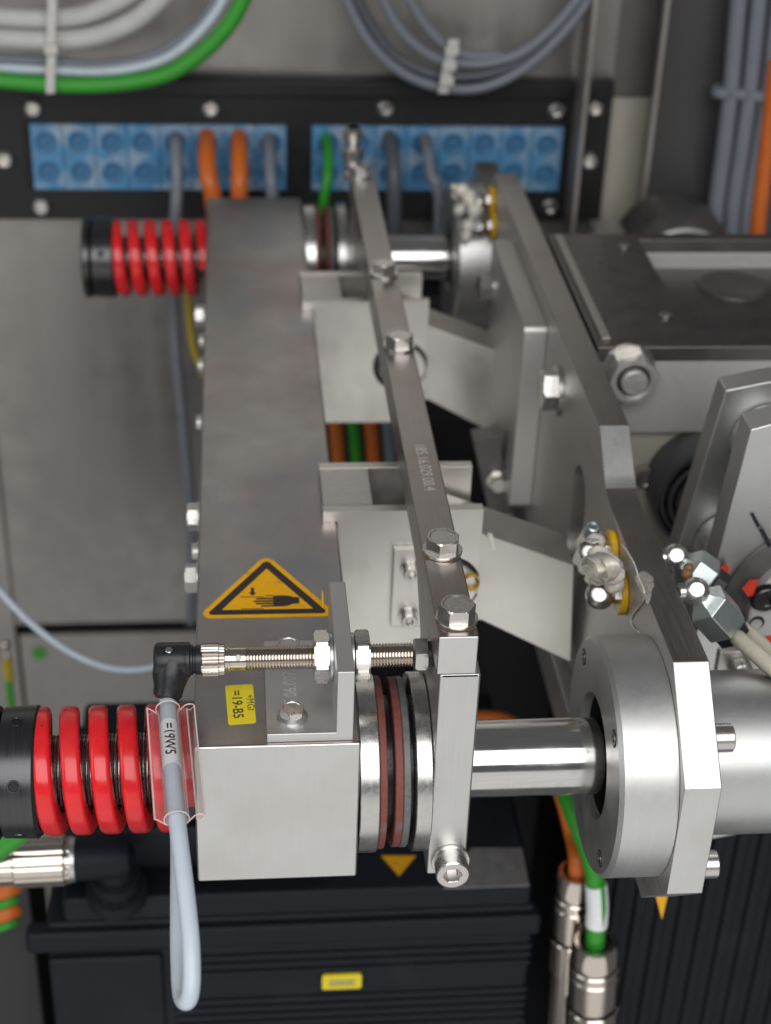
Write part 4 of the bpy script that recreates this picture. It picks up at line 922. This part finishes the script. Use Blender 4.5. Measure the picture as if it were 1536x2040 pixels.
def hexnut_y(x, y, z, af, h, hole):
    mb = MB(); n = 48; rc = af / math.sqrt(3); vs = []; fs = []
    am = lambda k: math.cos(math.pi / 6) / math.cos((2 * math.pi * k / n) % (math.pi / 3) - math.pi / 6)
    rows = [(0, lambda k: rc * am(k)), (h - 2.2, lambda k: rc * am(k)), (h, lambda k: rc * min(am(k), 0.885)), (h, lambda k: hole + 1.6), (h - 1.6, lambda k: hole)]
    for t, f in rows:
        for k in range(n): a = 2 * math.pi * k / n + 0.2; vs.append((x + f(k) * math.cos(a), y - t, z + f(k) * math.sin(a)))
    for j in range(len(rows) - 1):
        for k in range(n): fs.append((j * n + k, j * n + (k + 1) % n, (j + 1) * n + (k + 1) % n, (j + 1) * n + k))
    return mb.add(vs, fs)
build('hex_nut', hexnut_y(q[0], 336.5, q[2], 30, 12, 10.8), 'zinc_matte', bk, smooth=28)
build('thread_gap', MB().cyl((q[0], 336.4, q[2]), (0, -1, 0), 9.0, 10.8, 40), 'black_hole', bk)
build('stud_end', MB().cyl((q[0], 336.4, q[2]), (0, -1, 0), 15, 8.9, 40, 1.4), 'zinc_matte', bk)
# wall piece, bellows and small screw below the block
one('light_backing', MB().box(262, 420, 346, 350, -150, -21), 'wall_cream', 'cream backing sheet beneath the guide block', 'sheet', (330, 348, -150))
q = aty(1282, 945, 344); o = fastener('hex', 'sheet_screw', (q[0], 345.9, q[2]), (0, -1, 0), None, 'stainless', 0.2, af=13, h=8); tag(o, 'round screw head on the cream sheet beside the black bellows', 'screw')
q = aty(1412, 985, 322)
be = thing('bellows', 'black ribbed rubber bellows ring under the guide block', 'bellows', (q[0], 340, q[2] - 40))
build('outer_ring', MB().lathe((q[0], 400, q[2]), (0, -1, 0), [(0, 38), (84, 39.5), (86, 38.5), (86, 36.5), (60, 36)], 64, False), 'ring_grey', be)
pr = []
for k in range(5): pr += [(62 + k * 5.5, 34.5 - k * 5), (66 + k * 5.5, 33.5 - k * 5), (65 + k * 5.5, 30 - k * 5)]
for k, (rr_, yy_) in enumerate(((33.5, 318), (28.5, 315), (23, 313), (17, 312))):
    build('rubber_rib', MB().tube([(q[0] + rr_ * math.cos(a_), yy_, q[2] + rr_ * math.sin(a_)) for a_ in [2 * math.pi * i_ / 40 for i_ in range(41)]], 1.5, 10, 0), 'ring_grey', be)
build('rubber_fold', MB().lathe((q[0], 400, q[2]), (0, -1, 0), pr, 64), 'rubber', be, smooth=60)
# two upright mounting plates, front one with hub and red paint marks
def mplate(pts, y0, y1, label, m='aluminium'):
    P_ = [aty(a, b, y0) for a, b in pts]
    return one('mounting_plate', MB().prism([(p[0], p[2]) for p in P_], 'y', y0, y1), m, label, 'plate', (P_[0][0], y0, min(p[2] for p in P_)), bevel=1.0)
mplate([(1446, 778), (1505, 766), (1640, 740), (1640, 1500), (1290, 1500), (1344, 1110)], 222, 240, 'rear of two pale upright mounting plates at the right edge')
mplate([(1496, 856), (1536, 845), (1700, 800), (1800, 1600), (1270, 1700), (1332, 1400), (1395, 1240)], 150, 170, 'front pale mounting plate with hub and red marks at right edge', 'aluminium')
for pz, yb, lb in (((1500, 870), 221, 'dull round boss on the rear mounting plate, stained brown'), ((1425, 1080), 221, 'dark round boss low on the rear mounting plate')):
    q = aty(*pz, yb); one('round_boss', MB().cyl((q[0] + 8, yb - 0.1, q[2]), (0, -1, 0), 18, 22, 48, 1), 'cylinder_satin', lb, 'boss', q)
q = aty(1625, 1205, 150)
hb = thing('drive_hub', 'dark ring and grey hub with cap screws and red paint marks', 'hub', (q[0], 150, q[2] - 57))
build('outer_disc', MB().lathe((q[0], 149.9, q[2]), (0, -1, 0), [(0, 58), (2.4, 58), (3, 57)], 96), 'ring_mid', hb)
build('hub_face', MB().lathe((q[0], 147, q[2]), (0, -1, 0), [(0, 43), (7, 43), (8, 42)], 96), 'cast_pale', hb)
for (px, py, r) in ((1524, 1190, 7.6), (1545, 1302, 7.6)):
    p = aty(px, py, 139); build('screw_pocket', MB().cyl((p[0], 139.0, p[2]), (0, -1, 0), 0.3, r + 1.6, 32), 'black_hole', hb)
    fastener('soc', 'hub_screw', (p[0], 138.7, p[2]), (0, -1, 0), hb, 'black_oxide', 0.2, r=r, h=3.5, hexr=3.6)
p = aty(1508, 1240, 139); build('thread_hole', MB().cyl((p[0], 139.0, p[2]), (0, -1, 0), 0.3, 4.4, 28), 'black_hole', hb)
build('thread_insert', MB().lathe((p[0] - 0.5, 139, p[2] - 0.6), (0, -1, 0), [(0.3, 3.4), (0.8, 3.4)], 24), 'stainless', hb)
def dab(pts, y, m, name, label=None):
    Q = [aty(a, b, y) for a, b in pts]; return build(name, MB().prism([(p_[0], p_[2]) for p_ in Q], 'y', y - 0.25, y), m, hb, label=label, smooth=0)
dab([(1427, 1136), (1446, 1122), (1452, 1130), (1450, 1160), (1436, 1166), (1424, 1150)], 146.7, 'red_paint', 'paint_mark')
dab([(1478, 1172), (1492, 1156), (1512, 1154), (1508, 1164), (1500, 1186), (1490, 1188)], 138.8, 'red_paint', 'paint_mark')
dab([(1513, 1278), (1526, 1268), (1540, 1266), (1536, 1284), (1524, 1290)], 138.6, 'red_paint', 'paint_mark')
dab([(1494, 1024), (1501, 1021), (1514, 1046), (1508, 1051)], 149.6, 'pen_black', 'pen_mark')
dab([(1512, 1055), (1520, 1052), (1537, 1084), (1531, 1092)], 146.6, 'pen_black', 'pen_mark')
# nut with washer plate beneath the hose
q = aty(1474, 1326, 120)
nb = thing('corner_nut', 'bright nut on a square washer beneath the cream hose', 'nut', (q[0], 130, q[2] - 8))
build('square_washer', MB().box(q[0] - 13, q[0] + 13, 121, 127, q[2] - 10, q[2] + 9), 'plated_white', nb, bevel=1.5)
build('stud', MB().cyl((q[0], 121, q[2] - 2), (0, -1, 0), 8, 7, 28, 0.8), 'stainless', nb)
# rounded casting far behind the block
q = aty(1362, 500, 730)
cs = thing('round_casting', 'dark rounded casting with bright curved rim behind the guide block', 'casting', (q[0], 730, q[2] - 60))
build('casting_body', MB().lathe((q[0], 790, q[2] - 16), (0, -1, 0), [(0, 50), (40, 50), (52, 46), (60, 40), (60, 36), (42, 34)], 64), 'ring_mid', cs)
arc = [(q[0] + 42 * math.cos(a), 729, q[2] - 16 + 36 * math.sin(a)) for a in [R_(20 + 140 * k / 16) for k in range(17)]]
build('rim', MB().tube(arc, 2.6, 12, 3), 'cylinder_satin', cs)
build('casting_foot', MB().box(q[0] - 78, q[0] - 46, 730, 790, q[2] - 60, q[2] + 8), 'cylinder_satin', cs, bevel=5)
